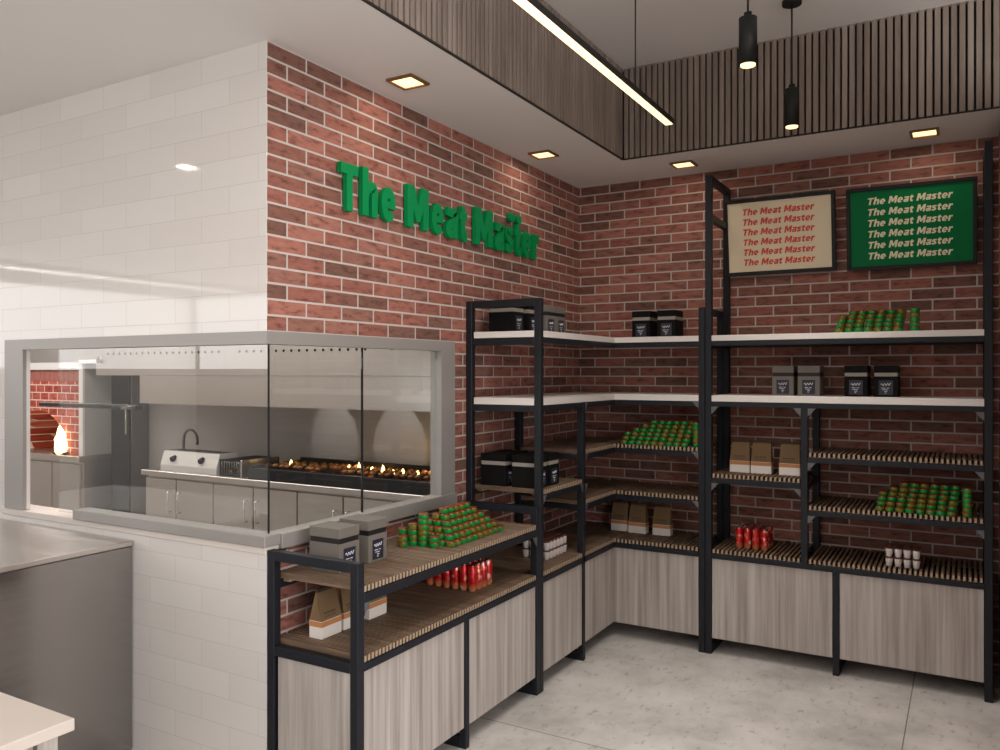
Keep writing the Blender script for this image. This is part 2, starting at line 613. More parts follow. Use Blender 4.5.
# brick wall with the sign: opening of the kitchen window runs from the outside corner
WT = 0.06
ZB, ZTOP = 0.925, 1.754
YJ = -1.534
b = MB()
YC = YT + 0.0015     # the tiles finish flush with the brick at the outside corner
b.box(-WT, 0, YC, 0.0, ZTOP, H)
b.box(-WT, 0, YC, YJ, 0, ZB)
b.box(-WT, 0, YJ, 0.0, 0, ZTOP)
struct(b.build('wall_left', 'brick_left'))

b = MB(); b.box(-WT, XR + 0.15, 0, WT, 0, H)
struct(b.build('wall_back', 'brick_back'))
b = MB(); b.box(XR, XR + 0.16, -2.6, 0, 0, H)
struct(b.build('wall_right', 'brick_right'))

# white tiled wall with the long pass opening
XJ = -1.75
b = MB()
b.box(XL, -WT, YT, YT + WT, ZTOP, H)
b.box(XL, -WT, YT, YT + WT, 0, ZB)
b.box(-WT, 0, YT, YC, ZTOP, H)
b.box(-WT, 0, YT, YC, 0, ZB)
b.box(XL, XJ, YT, YT + WT, ZB, ZTOP)
# keep the brick side clean at the outside corner
struct(b.build('wall_kitchen', 'tile'))

# kitchen shell
KY = -0.50
b = MB(); b.box(-6.0, -WT, KY, KY + 0.1, 0, H)
struct(b.build('wall_kitchen_back', 'steel_wall'))
b = MB(); b.box(-6.1, -6.0, YT + WT, KY + 0.1, 0, H)
struct(b.build('wall_kitchen_left', 'white_k'))
# rest of the shop, behind and beside the camera
b = MB(); b.box(XL - 0.14, XL, YFRONT, YT, 0, H)
struct(b.build('wall_far_left', 'white'))
b = MB(); b.box(XE, XE + 0.14, YFRONT, 0, 0, HU)
struct(b.build('wall_far_right', 'white'))
b = MB()
b.box(XL, XE, YFRONT - 0.14, YFRONT, 0, 0.25)
b.box(XL, XE, YFRONT - 0.14, YFRONT, 2.75, HU)
b.box(1.4, XE, YFRONT - 0.14, YFRONT, 0.25, 2.75)
struct(b.build('wall_front', 'white'))

# window_1: steel lined corner opening, frameless glass
win = bpy.data.objects.new('window_1', None); COL.objects.link(win)
win.location = (0, YT, ZB); struct(win)
def wpart(mb, name, m):
    o = mb.build(name, m)
    o.parent = win
    o.matrix_parent_inverse = Matrix.Translation((0, -YT, -ZB))
    return o


P = 0.006
b = MB()
b.box(XJ, P, YT - P, YT + WT, ZTOP - 0.048, ZTOP)                      # head, tiled side
b.box(-WT, P, YT + WT, YJ, ZTOP - 0.048, ZTOP)                          # head, brick side
b.box(XJ, XJ + 0.153, YT - P, YT + 0.012, ZB + 0.02, ZTOP - 0.048)         # left jamb
b.box(-WT, P, YJ - 0.125, YJ, ZB, ZTOP - 0.048)                         # right jamb
wpart(b, 'window_frame', 'steel_frame')
b = MB()
b.box(XJ - 0.02, 0.0, YT - 0.006, YT + WT + 0.06, ZB - 0.012, ZB + 0.018, 0.002)
wpart(b, 'window_sill', 'stone')
b = MB()
b.box(XJ + 0.14, XJ + 0.153, YT + 0.012, YT + 0.03, ZB + 0.02, ZTOP - 0.048)
wpart(b, 'jamb_strip', 'reveal')
b = MB()
b.box(-1.18, 0.012, YT - 0.022, YT + 0.06, ZB + 0.018, ZB + 0.06, 0.002)
b.box(-WT, 0.02, YT + 0.06, YJ - 0.0, ZB, ZB + 0.058, 0.002)
wpart(b, 'glass_channel', 'steel_frame')
GY, GX = YT + 0.03, -0.022
b = MB(); b.box(-1.37, GX - 0.005, GY, GY + 0.008, ZB + 0.03, ZTOP - 0.048)
wpart(b, 'pane', 'glass')
b = MB(); b.box(GX - 0.008, GX, GY + 0.006, -2.236, ZB + 0.03, ZTOP - 0.048)
wpart(b, 'pane', 'glass')
b = MB(); b.box(GX - 0.008, GX, -2.228, YJ - 0.125, ZB + 0.03, ZTOP - 0.048)
wpart(b, 'pane', 'glass')
b = MB(); b.box(GX - 0.005, GX, GY, GY + 0.006, ZB + 0.03, ZTOP - 0.048)
wpart(b, 'pane_joint', 'black_matt')
b = MB(); b.box(GX - 0.009, GX + 0.001, -2.2345, -2.2295, ZB + 0.03, ZTOP - 0.048)
wpart(b, 'pane_joint', 'black_matt')

# ------------------------------------------------------------------ shelving units
SD = 0.44      # depth
PS = 0.036     # post size


def loop_x(u, y0, ztop, rails, name='end_frame'):
    """ladder frame across the depth of the left arm (plane Y = y0..y0+PS)"""
    mb = MB(); e = 0.002
    mb.box(0.001, 0.001 + PS, y0, y0 + PS, 0, ztop, e)
    mb.box(SD - PS, SD, y0, y0 + PS, 0, ztop, e)
    for z in rails:
        mb.box(0.001 + PS, SD - PS, y0, y0 + PS, z - PS, z, e)
    mb.box(0.001 + PS, SD - PS, y0, y0 + PS, 0.0, 0.05, e)
    return mb.build(name, 'frame', u)


def loop_y(u, x0, ztop, rails, name='end_frame'):
    mb = MB(); e = 0.002
    mb.box(x0, x0 + PS, -0.012 - PS, -0.012, 0, ztop, e)
    mb.box(x0, x0 + PS, -SD, -SD + PS, 0, ztop, e)
    for z in rails:
        mb.box(x0, x0 + PS, -SD + PS, -0.012 - PS, z - PS, z, e)
    mb.box(x0, x0 + PS, -SD + PS, -0.012 - PS, 0.0, 0.05, e)
    return mb.build(name, 'frame', u)


def slat_shelf_y(u, y0, y1, z, x0=0.02, x1=SD - 0.004, h=0.024, pitch=0.0205, w=0.0145, name='shelf'):
    """slats lie across the depth (along X), row runs along Y"""
    mb = MB()
    n = int((y1 - y0) / pitch)
    p = (y1 - y0) / n
    for k in range(n):
        a = y0 + k * p + (p - w) / 2
        mb.box(x0, x1, a, a + w, z - h, z, 0.0015)
    mb.box(x0 + 0.03, x0 + 0.06, y0, y1, z - h - 0.008, z - h)
    mb.box(x1 - 0.06, x1 - 0.03, y0, y1, z - h - 0.008, z - h)
    mb.bm.normal_update()
    for f in mb.bm.faces:
        if abs(f.normal.x) > 0.9:
            f.material_index = 1
    return mb.build(name, ['slat_x', 'slat_end'], u)


def slat_shelf_x(u, x0, x1, z, y0=-SD + 0.004, y1=-0.02, h=0.024, pitch=0.0235, w=0.0135, name='shelf'):
    mb = MB()
    n = int((x1 - x0) / pitch)
    p = (x1 - x0) / n
    for k in range(n):
        a = x0 + k * p + (p - w) / 2
        mb.box(a, a + w, y0, y1, z - h, z, 0.0015)
    mb.box(x0, x1, y0 + 0.03, y0 + 0.06, z - h - 0.008, z - h)
    mb.box(x0, x1, y1 - 0.06, y1 - 0.03, z - h - 0.008, z - h)
    mb.bm.normal_update()
    for f in mb.bm.faces:
        if abs(f.normal.y) > 0.9:
            f.material_index = 1
    return mb.build(name, ['slat_y', 'slat_end'], u)


def rail_y(u, y0, y1, z, x1=SD, h=0.028, d=0.02):
    mb = MB()
    mb.box(x1 - d, x1, y0, y1, z - h, z, 0.0015)
    mb.build('shelf_rail', 'frame', u)
    mb = MB()
    mb.box(0.014, 0.014 + d, y0, y1, z - h, z, 0.0015)
    return mb.build('shelf_rail', 'frame', u)


def rail_x(u, x0, x1, z, h=0.028, d=0.02):
    mb = MB()
    mb.box(x0, x1, -SD, -SD + d, z - h, z, 0.0015)
    mb.build('shelf_rail', 'frame', u)
    mb = MB()
    mb.box(x0, x1, -0.014 - d, -0.014, z - h, z, 0.0015)
    return mb.build('shelf_rail', 'frame', u)


def gusset_y(u, y, z, sgn):
    """triangular plate on the front face of the left arm, at the post at Y=y"""
    mb = MB()
    mb.prism([(SD - 0.006, y, z), (SD - 0.006, y + sgn * 0.035, z), (SD - 0.006, y, z - 0.045)], (0.007, 0, 0))
    return mb.build('bracket', 'bracket', u)


def gusset_x(u, x, z, sgn):
    mb = MB()
    mb.prism([(x, -SD + 0.006, z), (x + sgn * 0.04, -SD + 0.006, z), (x, -SD + 0.006, z - 0.045)], (0, -0.007, 0))
    return mb.build('bracket', 'bracket', u)


def front_panel_y(u, y0, y1, z0=0.09, z1=0.545):
    mb = MB(); mb.box(SD - 0.026, SD - 0.008, y0, y1, z0, z1, 0.001)
    return mb.build('cabinet_door', 'panel', u)


def front_panel_x(u, x0, x1, z0=0.09, z1=0.545):
    mb = MB(); mb.box(x0, x1, -SD + 0.008, -SD + 0.026, z0, z1, 0.001)
    return mb.build('cabinet_door', 'panel', u)


ZC = 0.597      # cabinet top
# --- low unit in front of the kitchen window
ya, yb = YT, -1.461
U = thing('low_display_unit', 'waist-high black framed display unit with slatted shelves below the kitchen window', 'shelf')
loop_x(U, ya, 0.93, [0.93, 0.565 + PS * 0.3])
loop_x(U, yb, 0.93, [0.93, 0.565 + PS * 0.3])
slat_shelf_y(U, ya + PS, yb, 0.845)
slat_shelf_y(U, ya + PS, yb, ZC)
rail_y(U, ya + PS, yb, 0.819, h=0.034)
rail_y(U, ya + PS, yb, ZC - 0.026, h=0.028)
mb = MB(); ym = -2.10
mb.box(SD - 0.03, SD, ym - 0.015, ym + 0.015, 0, ZC - 0.05, 0.0015)
mb.box(0.03, SD - 0.03, ym - 0.015, ym + 0.015, 0.0, 0.05, 0.0015)
mb.build('cabinet_post', 'frame', U)
front_panel_y(U, ya + PS + 0.002, ym - 0.016)
front_panel_y(U, ym + 0.016, yb - 0.002)
mb = MB(); mb.box(0.05, SD - PS - 0.002, ya + 0.008, ya + 0.026, 0.06, 0.538, 0.001); mb.build('side_panel', 'panel', U)
mb = MB(); mb.box(0.03, SD - 0.03, ya + PS, yb, 0.09, 0.105); mb.build('cabinet_floor', 'panel', U)
gusset_y(U, ya + PS, 0.785, 1); gusset_y(U, yb, 0.785, -1)

# --- L-shaped corner unit
ca = -1.423
CB = -0.908
xe = 0.950
U = thing('corner_shelving_unit', 'L-shaped black framed shelving in the brick corner with two white top shelves', 'shelf')
loop_x(U, ca, 1.97, [1.97, 0.565 + PS * 0.3, 1.434, 1.774])
loop_y(U, xe, 1.97, [1.97, 0.565 + PS * 0.3, 1.434, 1.774])
mb = MB()
mb.box(SD - PS, SD, CB, CB + PS, ZC - 0.05, 1.434, 0.002)
mb.box(0.012, 0.012 + PS, CB, CB + PS, 0, 1.434, 0.002)
for z in (1.141, 0.861, 0.98):
    mb.box(0.012 + PS, SD - PS, CB, CB + 0.02, z - 0.028, z, 0.0015)
mb.build('middle_frame', 'frame', U)
mb = MB()
mb.box(SD - 0.03, SD, CB + 0.003, CB + 0.033, 0, ZC - 0.05, 0.0015)
mb.box(0.03, SD - 0.03, CB + 0.003, CB + 0.033, 0, 0.05, 0.0015)
mb.build('cabinet_post', 'frame', U)
for zt, th in ((1.808, 0.032), (1.468, 0.035)):
    mb = MB()
    mb.prism([(0.012, ca + PS, zt - th), (SD - 0.002, ca + PS, zt - th), (SD - 0.002, -SD + 0.002, zt - th), (xe, -SD + 0.002, zt - th), (xe, -0.012, zt - th), (0.012, -0.012, zt - th)], (0, 0, th))
    mb.box(0.05, SD - PS, ca + 0.001, ca + PS, zt - th, zt)
    mb.build('white_shelf', 'shelf_white', U)['label'] = 'white shelf board'
    mb = MB()
    mb.box(SD - 0.022, SD - 0.002, ca + PS, -SD + 0.022, zt - th - 0.03, zt - th)
    mb.build('shelf_rail', 'frame', U)
    mb = MB()
    mb.box(SD - 0.022, xe, -SD + 0.002, -SD + 0.022, zt - th - 0.03, zt - th)
    mb.build('shelf_rail', 'frame', U)
# shelf of the first bay
slat_shelf_y(U, ca + PS, CB, 1.008)
rail_y(U, ca + PS, CB, 0.982)
# two L shelves behind the middle post
for z in (1.168, 0.888):
    slat_shelf_y(U, CB + 0.004, -SD, z)
    slat_shelf_x(U, 0.02, xe, z)
    mb = MB()
    mb.box(SD - 0.02, SD, CB + PS, -SD + 0.02, z - 0.054, z - 0.026)
    mb.build('shelf_rail', 'frame', U)
    mb = MB()
    mb.box(SD - 0.02, xe, -SD, -SD + 0.02, z - 0.054, z - 0.026)
    mb.build('shelf_rail', 'frame', U)
slat_shelf_y(U, ca + PS, -SD, ZC)
slat_shelf_x(U, 0.02, xe, ZC)
mb = MB()
mb.box(SD - 0.02, SD, ca + PS, -SD + 0.02, ZC - 0.054, ZC - 0.026)
mb.build('shelf_rail', 'frame', U)
mb = MB()
mb.box(SD - 0.02, xe, -SD, -SD + 0.02, ZC - 0.054, ZC - 0.026)
mb.build('shelf_rail', 'frame', U)
front_panel_y(U, ca + PS + 0.002, CB + 0.002)
front_panel_y(U, CB + 0.034, -SD + 0.008)
front_panel_x(U, SD - 0.026, xe - 0.002)
mb = MB(); mb.box(0.03, SD - 0.03, ca + PS, -0.03, 0.09, 0.105); mb.box(SD - 0.03, xe, -SD + 0.03, -0.03, 0.09, 0.105); mb.build('cabinet_floor', 'panel', U)
for y, z, s in ((CB + PS, 1.434, 1), (CB + PS, 1.142, 1), (CB + PS, 0.978, 1), (CB + PS, 0.862, 1), (ca + PS, 0.982, 1), (CB, 0.982, -1)):
    gusset_y(U, y, z, s)
for z in (1.434, 1.142, 0.862):
    gusset_x(U, xe, z, -1)

# --- tall unit on the back wall
xa, xb, xd, xc = 0.988, 2.352, 1.505, 1.665
U = thing('tall_shelving_unit', 'tall black framed shelving on the back brick wall below the menu boards', 'shelf')
loop_y(U, xa, 2.72, [2.72, 2.50, 0.565 + PS * 0.3, 1.434, 1.774])
loop_y(U, xb, 2.72, [2.72, 2.50, 0.565 + PS * 0.3, 1.434, 1.774])
for zt, th in ((1.808, 0.032), (1.468, 0.035)):
    mb = MB(); mb.box(xa + PS, xb, -SD + 0.002, -0.012, zt - th, zt, 0.0015)
    mb.build('white_shelf', 'shelf_white', U)['label'] = 'white shelf board'
    rail_x(U, xa + PS, xb, zt - th)
mb = MB()
mb.box(xd, xd + PS, -SD, -SD + PS, ZC - 0.03, 1.405, 0.002)
mb.box(xd, xd + PS, -0.012 - PS, -0.012, 0, 1.405, 0.002)
for z in (1.141, 0.999, 0.861):
    mb.box(xd, xd + PS, -SD + PS, -0.012 - PS, z - 0.028, z, 0.0015)
mb.build('middle_frame', 'frame', U)
slat_shelf_x(U, xa + PS, xd, 1.025); rail_x(U, xa + PS, xd, 0.999)
for z in (1.168, 0.885):
    slat_shelf_x(U, xd + PS, xb, z); rail_x(U, xd + PS, xb, z - 0.026)
slat_shelf_x(U, xa + PS, xd, ZC); slat_shelf_x(U, xd + PS, xb, ZC)
rail_x(U, xa + PS, xb, ZC - 0.026)
mb = MB()
mb.box(xc, xc + 0.032, -SD, -SD + 0.03, 0, ZC - 0.05, 0.0015)
mb.box(xc, xc + 0.032, -SD + 0.03, -0.03, 0, 0.05, 0.0015)
mb.build('cabinet_post', 'frame', U)
front_panel_x(U, xa + PS + 0.002, xc - 0.002); front_panel_x(U, xc + 0.034, xb - 0.002)
mb = MB(); mb.box(xa + PS, xb, -SD + 0.03, -0.03, 0.09, 0.105); mb.build('cabinet_floor', 'panel', U)
for x, z, s in ((xa + PS, 1.405, 1), (xd, 1.405, -1), (xd + PS, 1.405, 1), (xb, 1.405, -1), (xa + PS, 0.971, 1), (xd, 0.971, -1),
                (xd + PS, 1.114, 1), (xb, 1.114, -1), (xd + PS, 0.831, 1), (xb, 0.831, -1)):
    gusset_x(U, x, z, s)

# ------------------------------------------------------------------ goods on the shelves
# small tins with a copper lid
TR, TH = 0.0222, 0.0236


def make_tin():
    mb = MB()
    prof = [(TR * 0.93, 0), (TR, 0.0015), (TR, TH * 0.80), (TR * 1.0, TH * 0.82), (TR * 1.0, TH * 0.95), (TR * 0.93, TH), (0, TH - 0.001)]
    mb.lathe(prof, 14, mis=[0, 0, 2, 2, 2, 2], face_mi=lambda i, k, mi: 1 if (mi == 0 and i == 1 and k in (4, 5, 6, 7, 8)) else mi)
    o = mb.build('food_tin', ['tin_green', 'tin_gold', 'tin_lid'])
    return tag(o, 'x', 'tin')


tin = Proto(make_tin)
PT = 0.0462


def pyramid(nl, nd, layers, org, ux, uy, where, group, front_only=False):
    """org: front/left corner on the shelf; ux: unit vector along the row; uy: towards the wall"""
    ox, oy, oz = org
    for k in range(layers):
        a, d = nl - k, nd - k
        if a < 1 or d < 1:
            break
        for j in range(d):
            for i in range(a):
                edge = j == 0 or i == 0 or (i == a - 1 and j == 1)
                if not edge:
                    continue
                s = (i + 0.5 * k) * PT; t = (j + 0.5 * k) * PT
                x = ox + ux[0] * s + uy[0] * t + random.uniform(-.0008, .0008)
                y = oy + ux[1] * s + uy[1] * t + random.uniform(-.0008, .0008)
                pos = ORD[i] + ' from left'
                rowt = 'front row' if j == 0 else ORD[j] + ' row back'
                tin.put('green tin %s, %s, %s layer of %s' % (pos, rowt, LAY[k], where), (x, y, oz + k * TH), random.uniform(0, 6.28), group)


def column(n, pos, where, group):
    for k in range(n):
        tin.put('green tin, %s one up in %s' % (ORD[k], where), (pos[0] + random.uniform(-.001, .001), pos[1], pos[2] + k * TH), random.uniform(0, 6.28), group)


G1 = 'green tins stacked on the low unit'
pyramid(10, 6, 6, (0.345, -2.085, 0.845), (0, 1), (-1, 0), 'pyramid above red cans', G1)
column(6, (0.235, -2.135, 0.845), 'tall column at near end of low pyramid', G1)
column(4, (0.186, -2.142, 0.845), 'second column at near end of low pyramid', G1)
column(2, (0.290, -2.134, 0.845), 'short front column at near end of low pyramid', G1)
column(3, (0.130, -2.140, 0.845), 'column by the wall at near end of low pyramid', G1)
column(2, (0.165, -2.192, 0.845), 'two-tin column nearest the grey boxes', G1)
G2 = 'green tins stacked on the corner unit'
def wall_stack(n, layers, first, org, lean, where, group):
    """stack against a back wall: each layer half a tin further back, stepped only at its left end"""
    for k in range(layers):
        i0 = max(0, k + 1 - first)
        for j in range(2):
            for i in range(i0, n):
                if j and i0 < i < n - 1 and k < layers - 1:
                    continue      # nothing of these shows
                x = org[0] + i * PT + lean * k + random.uniform(-.0008, .0008)
                y = org[1] + (j + 0.42 * k) * PT + random.uniform(-.0008, .0008)
                if y > -0.03:
                    continue
                tin.put('green tin %s from left, %s, %s layer of %s' % (ORD[i], 'front row' if j == 0 else ORD[j] + ' row back', LAY[k], where),
                        (x, y, org[2] + k * TH), random.uniform(0, 6.28), group)


wall_stack(9, 6, 3, (0.490, -0.410, 1.168), 0.0035, 'corner shelf stack', G2)
column(6, (0.926, -0.395, 1.168), 'column at right end of corner shelf', G2)
G3 = 'green tins stacked on the tall unit under empty slats'
wall_stack(8, 6, 4, (1.890, -0.410, 0.885), 0.0035, 'stack above white cups', G3)
column(6, (2.282, -0.395, 0.885), 'column at right end above white cups', G3)
G4 = 'green tins on the uppermost white shelf'
wall_stack(7, 5, 4, (1.695, -0.400, 1.808), 0.003, 'stack on highest shelf', G4)
column(5, (2.050, -0.395, 1.808), 'rightmost column on highest shelf', G4)


# slim red drink cans
def make_can():
    t = thing('drink_can', 'x', 'can')
    mb = MB()
    r = 0.0205
    mb.lathe([(r * 0.74, 0), (r * 0.80, 0.003), (r, 0.012), (r, 0.100), (r * 0.80, 0.114), (r * 0.82, 0.117)], 16, cap=True)
    mb.build('can_body', 'can', t)
    mb = MB(); mb.lathe([(r * 0.84, 0.1168), (r * 0.84, 0.119), (r * 0.74, 0.119), (r * 0.70, 0.1175), (0, 0.1175)], 16)
    l = mb.build('can_lid', 'chrome', t); l['label'] = 'silver lid'
    return t


can = Proto(make_can)
for j in range(4):
    for i in range(6):
        can.put('slim red drink can on low unit, %s from wall, %s row from the near end' % (ORD[i], ORD[j]),
                (0.085 + i * 0.0465, -1.865 + j * 0.0465, ZC), random.uniform(0, 6.28), 'red cans on the low unit')
for j in range(4):
    for i in range(4):
        can.put('slim red drink can on tall unit, %s from left, %s row from the front' % (ORD[i], ORD[j]),
                (1.155 + i * 0.0465, -0.335 + j * 0.0465, ZC), random.uniform(0, 6.28), 'red cans on the tall unit')


# square gift boxes with a shallow lid
def make_box(body, band, nm):
    t = thing(nm, 'x', 'box')
    w, d, h = 0.116, 0.15, 0.166     # width along the front (local X), depth (local Y), front face at y = -d/2
    zl = h * 0.70
    mb = MB(); mb.box(-w / 2, w / 2, -d / 2, d / 2, 0, zl - 0.008, 0.0012); mb.build('box_body', body, t)
    mb = MB(); mb.box(-w / 2 + 0.003, w / 2 - 0.003, -d / 2 + 0.003, d / 2 - 0.003, zl - 0.008, zl + 0.012)
    o = mb.build('box_band', band, t); o['label'] = 'band between box and lid'
    mb = MB(); mb.box(-w / 2, w / 2, -d / 2, d / 2, zl + 0.012, h, 0.0012); mb.build('box_lid', body, t)
    mb = MB(); mb.box(-0.034, 0.034, -d / 2 - 0.0012, -d / 2, 0.010, 0.088)
    lb = mb.build('box_label', 'label_navy', t); lb['label'] = 'navy label with white script'
    yy = -d / 2 - 0.0024
    mb = MB()
    pts = []
    for k in range(25):
        u = k / 24
        pts.append((-0.024 + 0.048 * u, yy + 0.0006, 0.064 + 0.006 * math.sin(u * 21) + 0.004 * u))
    mb.tube(pts, 0.0016, 5)
    for (px, pz, pw) in ((-0.012, 0.047, 0.02), (0.010, 0.047, 0.012), (-0.004, 0.038, 0.026), (0.0, 0.029, 0.014), (-0.002, 0.021, 0.008)):
        mb.box(px - pw / 2, px + pw / 2, yy, yy + 0.0012, pz - 0.0015, pz + 0.0015)
    mb.build('script_mark', 'label_white', lb)
    return t


gbox = Proto(lambda: make_box('box_grey', 'band_black', 'gift_box'))
bbox = Proto(lambda: make_box('box_black', 'band_grey', 'gift_box'))
gbox.put('grey lidded box with navy label at the window end of the low unit', (0.170, -2.632, 0.845), R90)
gbox.put('grey lidded box on low unit, the one nearer the tin pyramid', (0.165, -2.455, 0.845), R90)
gbox.put('grey lidded box, leftmost on the lower white shelf of tall unit', (1.385, -0.215, 1.468), 0)
gbox.put('grey lidded box on tall unit beside the black boxes', (1.522, -0.215, 1.468), 0)
bbox.put('black lidded box on tall unit beside the grey boxes', (1.762, -0.215, 1.468), 0)
bbox.put('black lidded box, rightmost on the lower white shelf of tall unit', (1.908, -0.215, 1.468), 0)
bbox.put('black lidded box on top corner shelf, left of the back-wall pair', (0.545, -0.20, 1.808), 0)
bbox.put('black lidded box on top corner shelf beside the tall post', (0.705, -0.20, 1.808), 0)
bbox.put('black lidded box on top corner shelf nearest the open end frame', (0.16, -1.27, 1.808), R90)
bbox.put('black lidded box second from end frame on top corner shelf', (0.17, -1.12, 1.808), R90)
gbox.put('grey lidded box on top corner shelf left of its grey twin', (0.18, -0.93, 1.808), R90)
gbox.put('grey lidded box on top corner shelf deepest towards the corner', (0.18, -0.80, 1.808), R90)
bbox.put('black lidded box on first bay shelf, front one next to the end frame', (0.325, -1.320, 1.008), R90)
bbox.put('black lidded box on first bay shelf, against the wall by the end frame', (0.140, -1.320, 1.008), R90)
bbox.put('black lidded box on first bay shelf, front one deeper in the bay', (0.325, -1.185, 1.008), R90)
bbox.put('black lidded box on first bay shelf, wall side deeper in the bay', (0.140, -1.185, 1.008), R90)


# paper bags
def make_bag():
    t = thing('paper_bag', 'x', 'bag')
    w, d, h, zw = 0.112, 0.062, 0.185, 0.066
    mb = MB(); mb.box(-w / 2, w / 2, -d / 2, d / 2, 0, zw, 0.001); mb.build('bag_base', 'bag_white', t)['label'] = 'white lower part'
    mb = MB()
    mb.box(-w / 2 - 0.0006, w / 2 + 0.0006, -d / 2 - 0.0006, d / 2 + 0.0006, zw - 0.022, zw - 0.002)
    mb.build('bag_stripe', 'bag_copper', t)['label'] = 'copper stripe'
    mb = MB()
    a = [(-w / 2, -d / 2, zw), (w / 2, -d / 2, zw), (w / 2, d / 2, zw), (-w / 2, d / 2, zw)]
    tw = w * 0.88
    c = [(-tw / 2, -0.005, h - 0.012), (tw / 2, -0.005, h - 0.012), (tw / 2, 0.005, h - 0.012), (-tw / 2, 0.005, h - 0.012)]
    va = [mb.bm.verts.new(p) for p in a]; vc = [mb.bm.verts.new(p) for p in c]
    # gusset crease on both narrow sides
    gl = mb.bm.verts.new((-w / 2 + 0.012, 0, (zw + h) / 2)); gr = mb.bm.verts.new((w / 2 - 0.012, 0, (zw + h) / 2))
    mb.bm.faces.new((va[0], va[1], vc[1], vc[0])); mb.bm.faces.new((va[2], va[3], vc[3], vc[2]))
    for g, p, q, r, s in ((gr, va[1], va[2], vc[2], vc[1]), (gl, va[3], va[0], vc[0], vc[3])):
        mb.bm.faces.new((p, q, g)); mb.bm.faces.new((q, r, g)); mb.bm.faces.new((r, s, g)); mb.bm.faces.new((s, p, g))
    mb.bm.faces.new(va[::-1]); mb.bm.faces.new(vc)
    mb.build('bag_top', 'kraft', t)
    mb = MB(); mb.box(-tw / 2 - 0.002, tw / 2 + 0.002, -0.007, 0.007, h - 0.014, h, 0.001); mb.build('bag_fold', 'bag_dark', t)['label'] = 'dark folded closure'
    # printed lines on the sloping front
    mb = MB()
    dy = (d / 2 - 0.005) / (h - 0.012 - zw)
    for r_, (n, zz, hh) in enumerate(((7, 0.088, 0.010), (9, 0.078, 0.005))):
        for k in range(n):
            wd = 0.066 / n
            x0 = -0.036 + k * wd
            y = -d / 2 + dy * (zz - zw)
            y2 = -d / 2 + dy * (zz + hh - zw)
            mb.prism([(x0, y - 0.0008, zz), (x0 + wd * 0.7, y - 0.0008, zz), (x0 + wd * 0.7, y2 - 0.0008, zz + hh * random.uniform(.7, 1)), (x0, y2 - 0.0008, zz + hh)], (0, 0.0006, 0))
    mb.build('bag_print', 'kraft_print', t)
    return t


bag = Proto(make_bag)
bag.put('kraft paper bag nearest the end frame on the low unit', (0.155, -2.665, ZC), R90)
bag.put('kraft paper bag in the middle of three on the low unit', (0.155, -2.540, ZC), R90)
bag.put('kraft paper bag on low unit showing right of the corner post', (0.155, -2.385, ZC), R90)
bag.put('kraft paper bag leftmost on the corner cabinet top', (0.375, -0.175, ZC), 0)
bag.put('kraft paper bag in the middle of the corner cabinet top', (0.500, -0.195, ZC), 0)
bag.put('kraft paper bag right of the gap on corner cabinet top', (0.655, -0.190, ZC), 0.05)
bag.put('kraft paper bag leftmost on the tall unit', (1.150, -0.275, 1.025), 0)
bag.put('kraft paper bag in the middle of three on the tall unit', (1.270, -0.280, 1.025), 0)
bag.put('kraft paper bag beside the middle post of tall unit', (1.425, -0.285, 1.025), 0)


# white cups with brown lids, stacked two high
def make_cup():
    t = thing('lidded_cup', 'x', 'cup')
    mb = MB(); mb.lathe([(0.0125, 0), (0.0145, 0.002), (0.018, 0.038), (0.0185, 0.042)], 14)
    mb.build('cup_body', 'cup_white', t)
    mb = MB(); mb.lathe([(0.0195, 0.042), (0.0198, 0.047), (0.018, 0.0492), (0, 0.0492)], 14)
    mb.build('cup_lid', 'cup_lid', t)['label'] = 'brown lid'
    return t


cup = Proto(make_cup)
def cup_block(nl, nd, org, ux, uy, where, group):
    for lay in range(2):
        for j in range(nd):
            for i in range(nl):
                p = (org[0] + ux[0] * i * 0.042 + uy[0] * j * 0.042, org[1] + ux[1] * i * 0.042 + uy[1] * j * 0.042, org[2] + lay * 0.0493)
                cup.put('white cup %s from left, row %s from front, %s tier, %s' % (ORD[i], ORD[j], ('lower', 'upper')[lay], where), p, 0, group)


cup_block(4, 3, (1.93, -0.375, ZC), (1, 0), (0, 1), 'tall unit', 'white cups on the tall unit')
cup_block(6, 4, (0.330, -1.135, ZC), (0, 1), (-1, 0), 'corner unit', 'white cups on the corner unit')

# ------------------------------------------------------------------ bold sans letters drawn from strokes
def smooth(pts, n=5):
    out = []
    P_ = [pts[0]] + list(pts) + [pts[-1]]
    for i in range(1, len(P_) - 2):
        p0, p1, p2, p3 = P_[i - 1], P_[i], P_[i + 1], P_[i + 2]
        for k in range(n):
            t = k / n
            out.append(tuple(0.5 * (2 * b_ + (c_ - a_) * t + (2 * a_ - 5 * b_ + 4 * c_ - d_) * t * t + (3 * b_ - a_ - 3 * c_ + d_) * t ** 3)
                             for a_, b_, c_, d_ in zip(p0, p1, p2, p3)))
    out.append(tuple(pts[-1]))
    return out


def ribbon(pts, w):
    """quads along a centre line of width w"""
    L, R = [], []
    n = len(pts)
    for i, (x, y) in enumerate(pts):
        ax, ay = pts[max(i - 1, 0)]; bx, by = pts[min(i + 1, n - 1)]
        dx, dy = bx - ax, by - ay
        l = math.hypot(dx, dy) or 1
        nx, ny = -dy / l * w / 2, dx / l * w / 2
        L.append((x + nx, y + ny)); R.append((x - nx, y - ny))
    return [L + R[::-1]]


def rect(x0, y0, x1, y1):
    return [[(x0, y0), (x1, y0), (x1, y1), (x0, y1)]]


def arc(cx, cy, rx, ry, a0, a1, n=26):
    return [(cx + rx * math.cos(math.radians(a0 + (a1 - a0) * k / n)), cy + ry * math.sin(math.radians(a0 + (a1 - a0) * k / n))) for k in range(n + 1)]


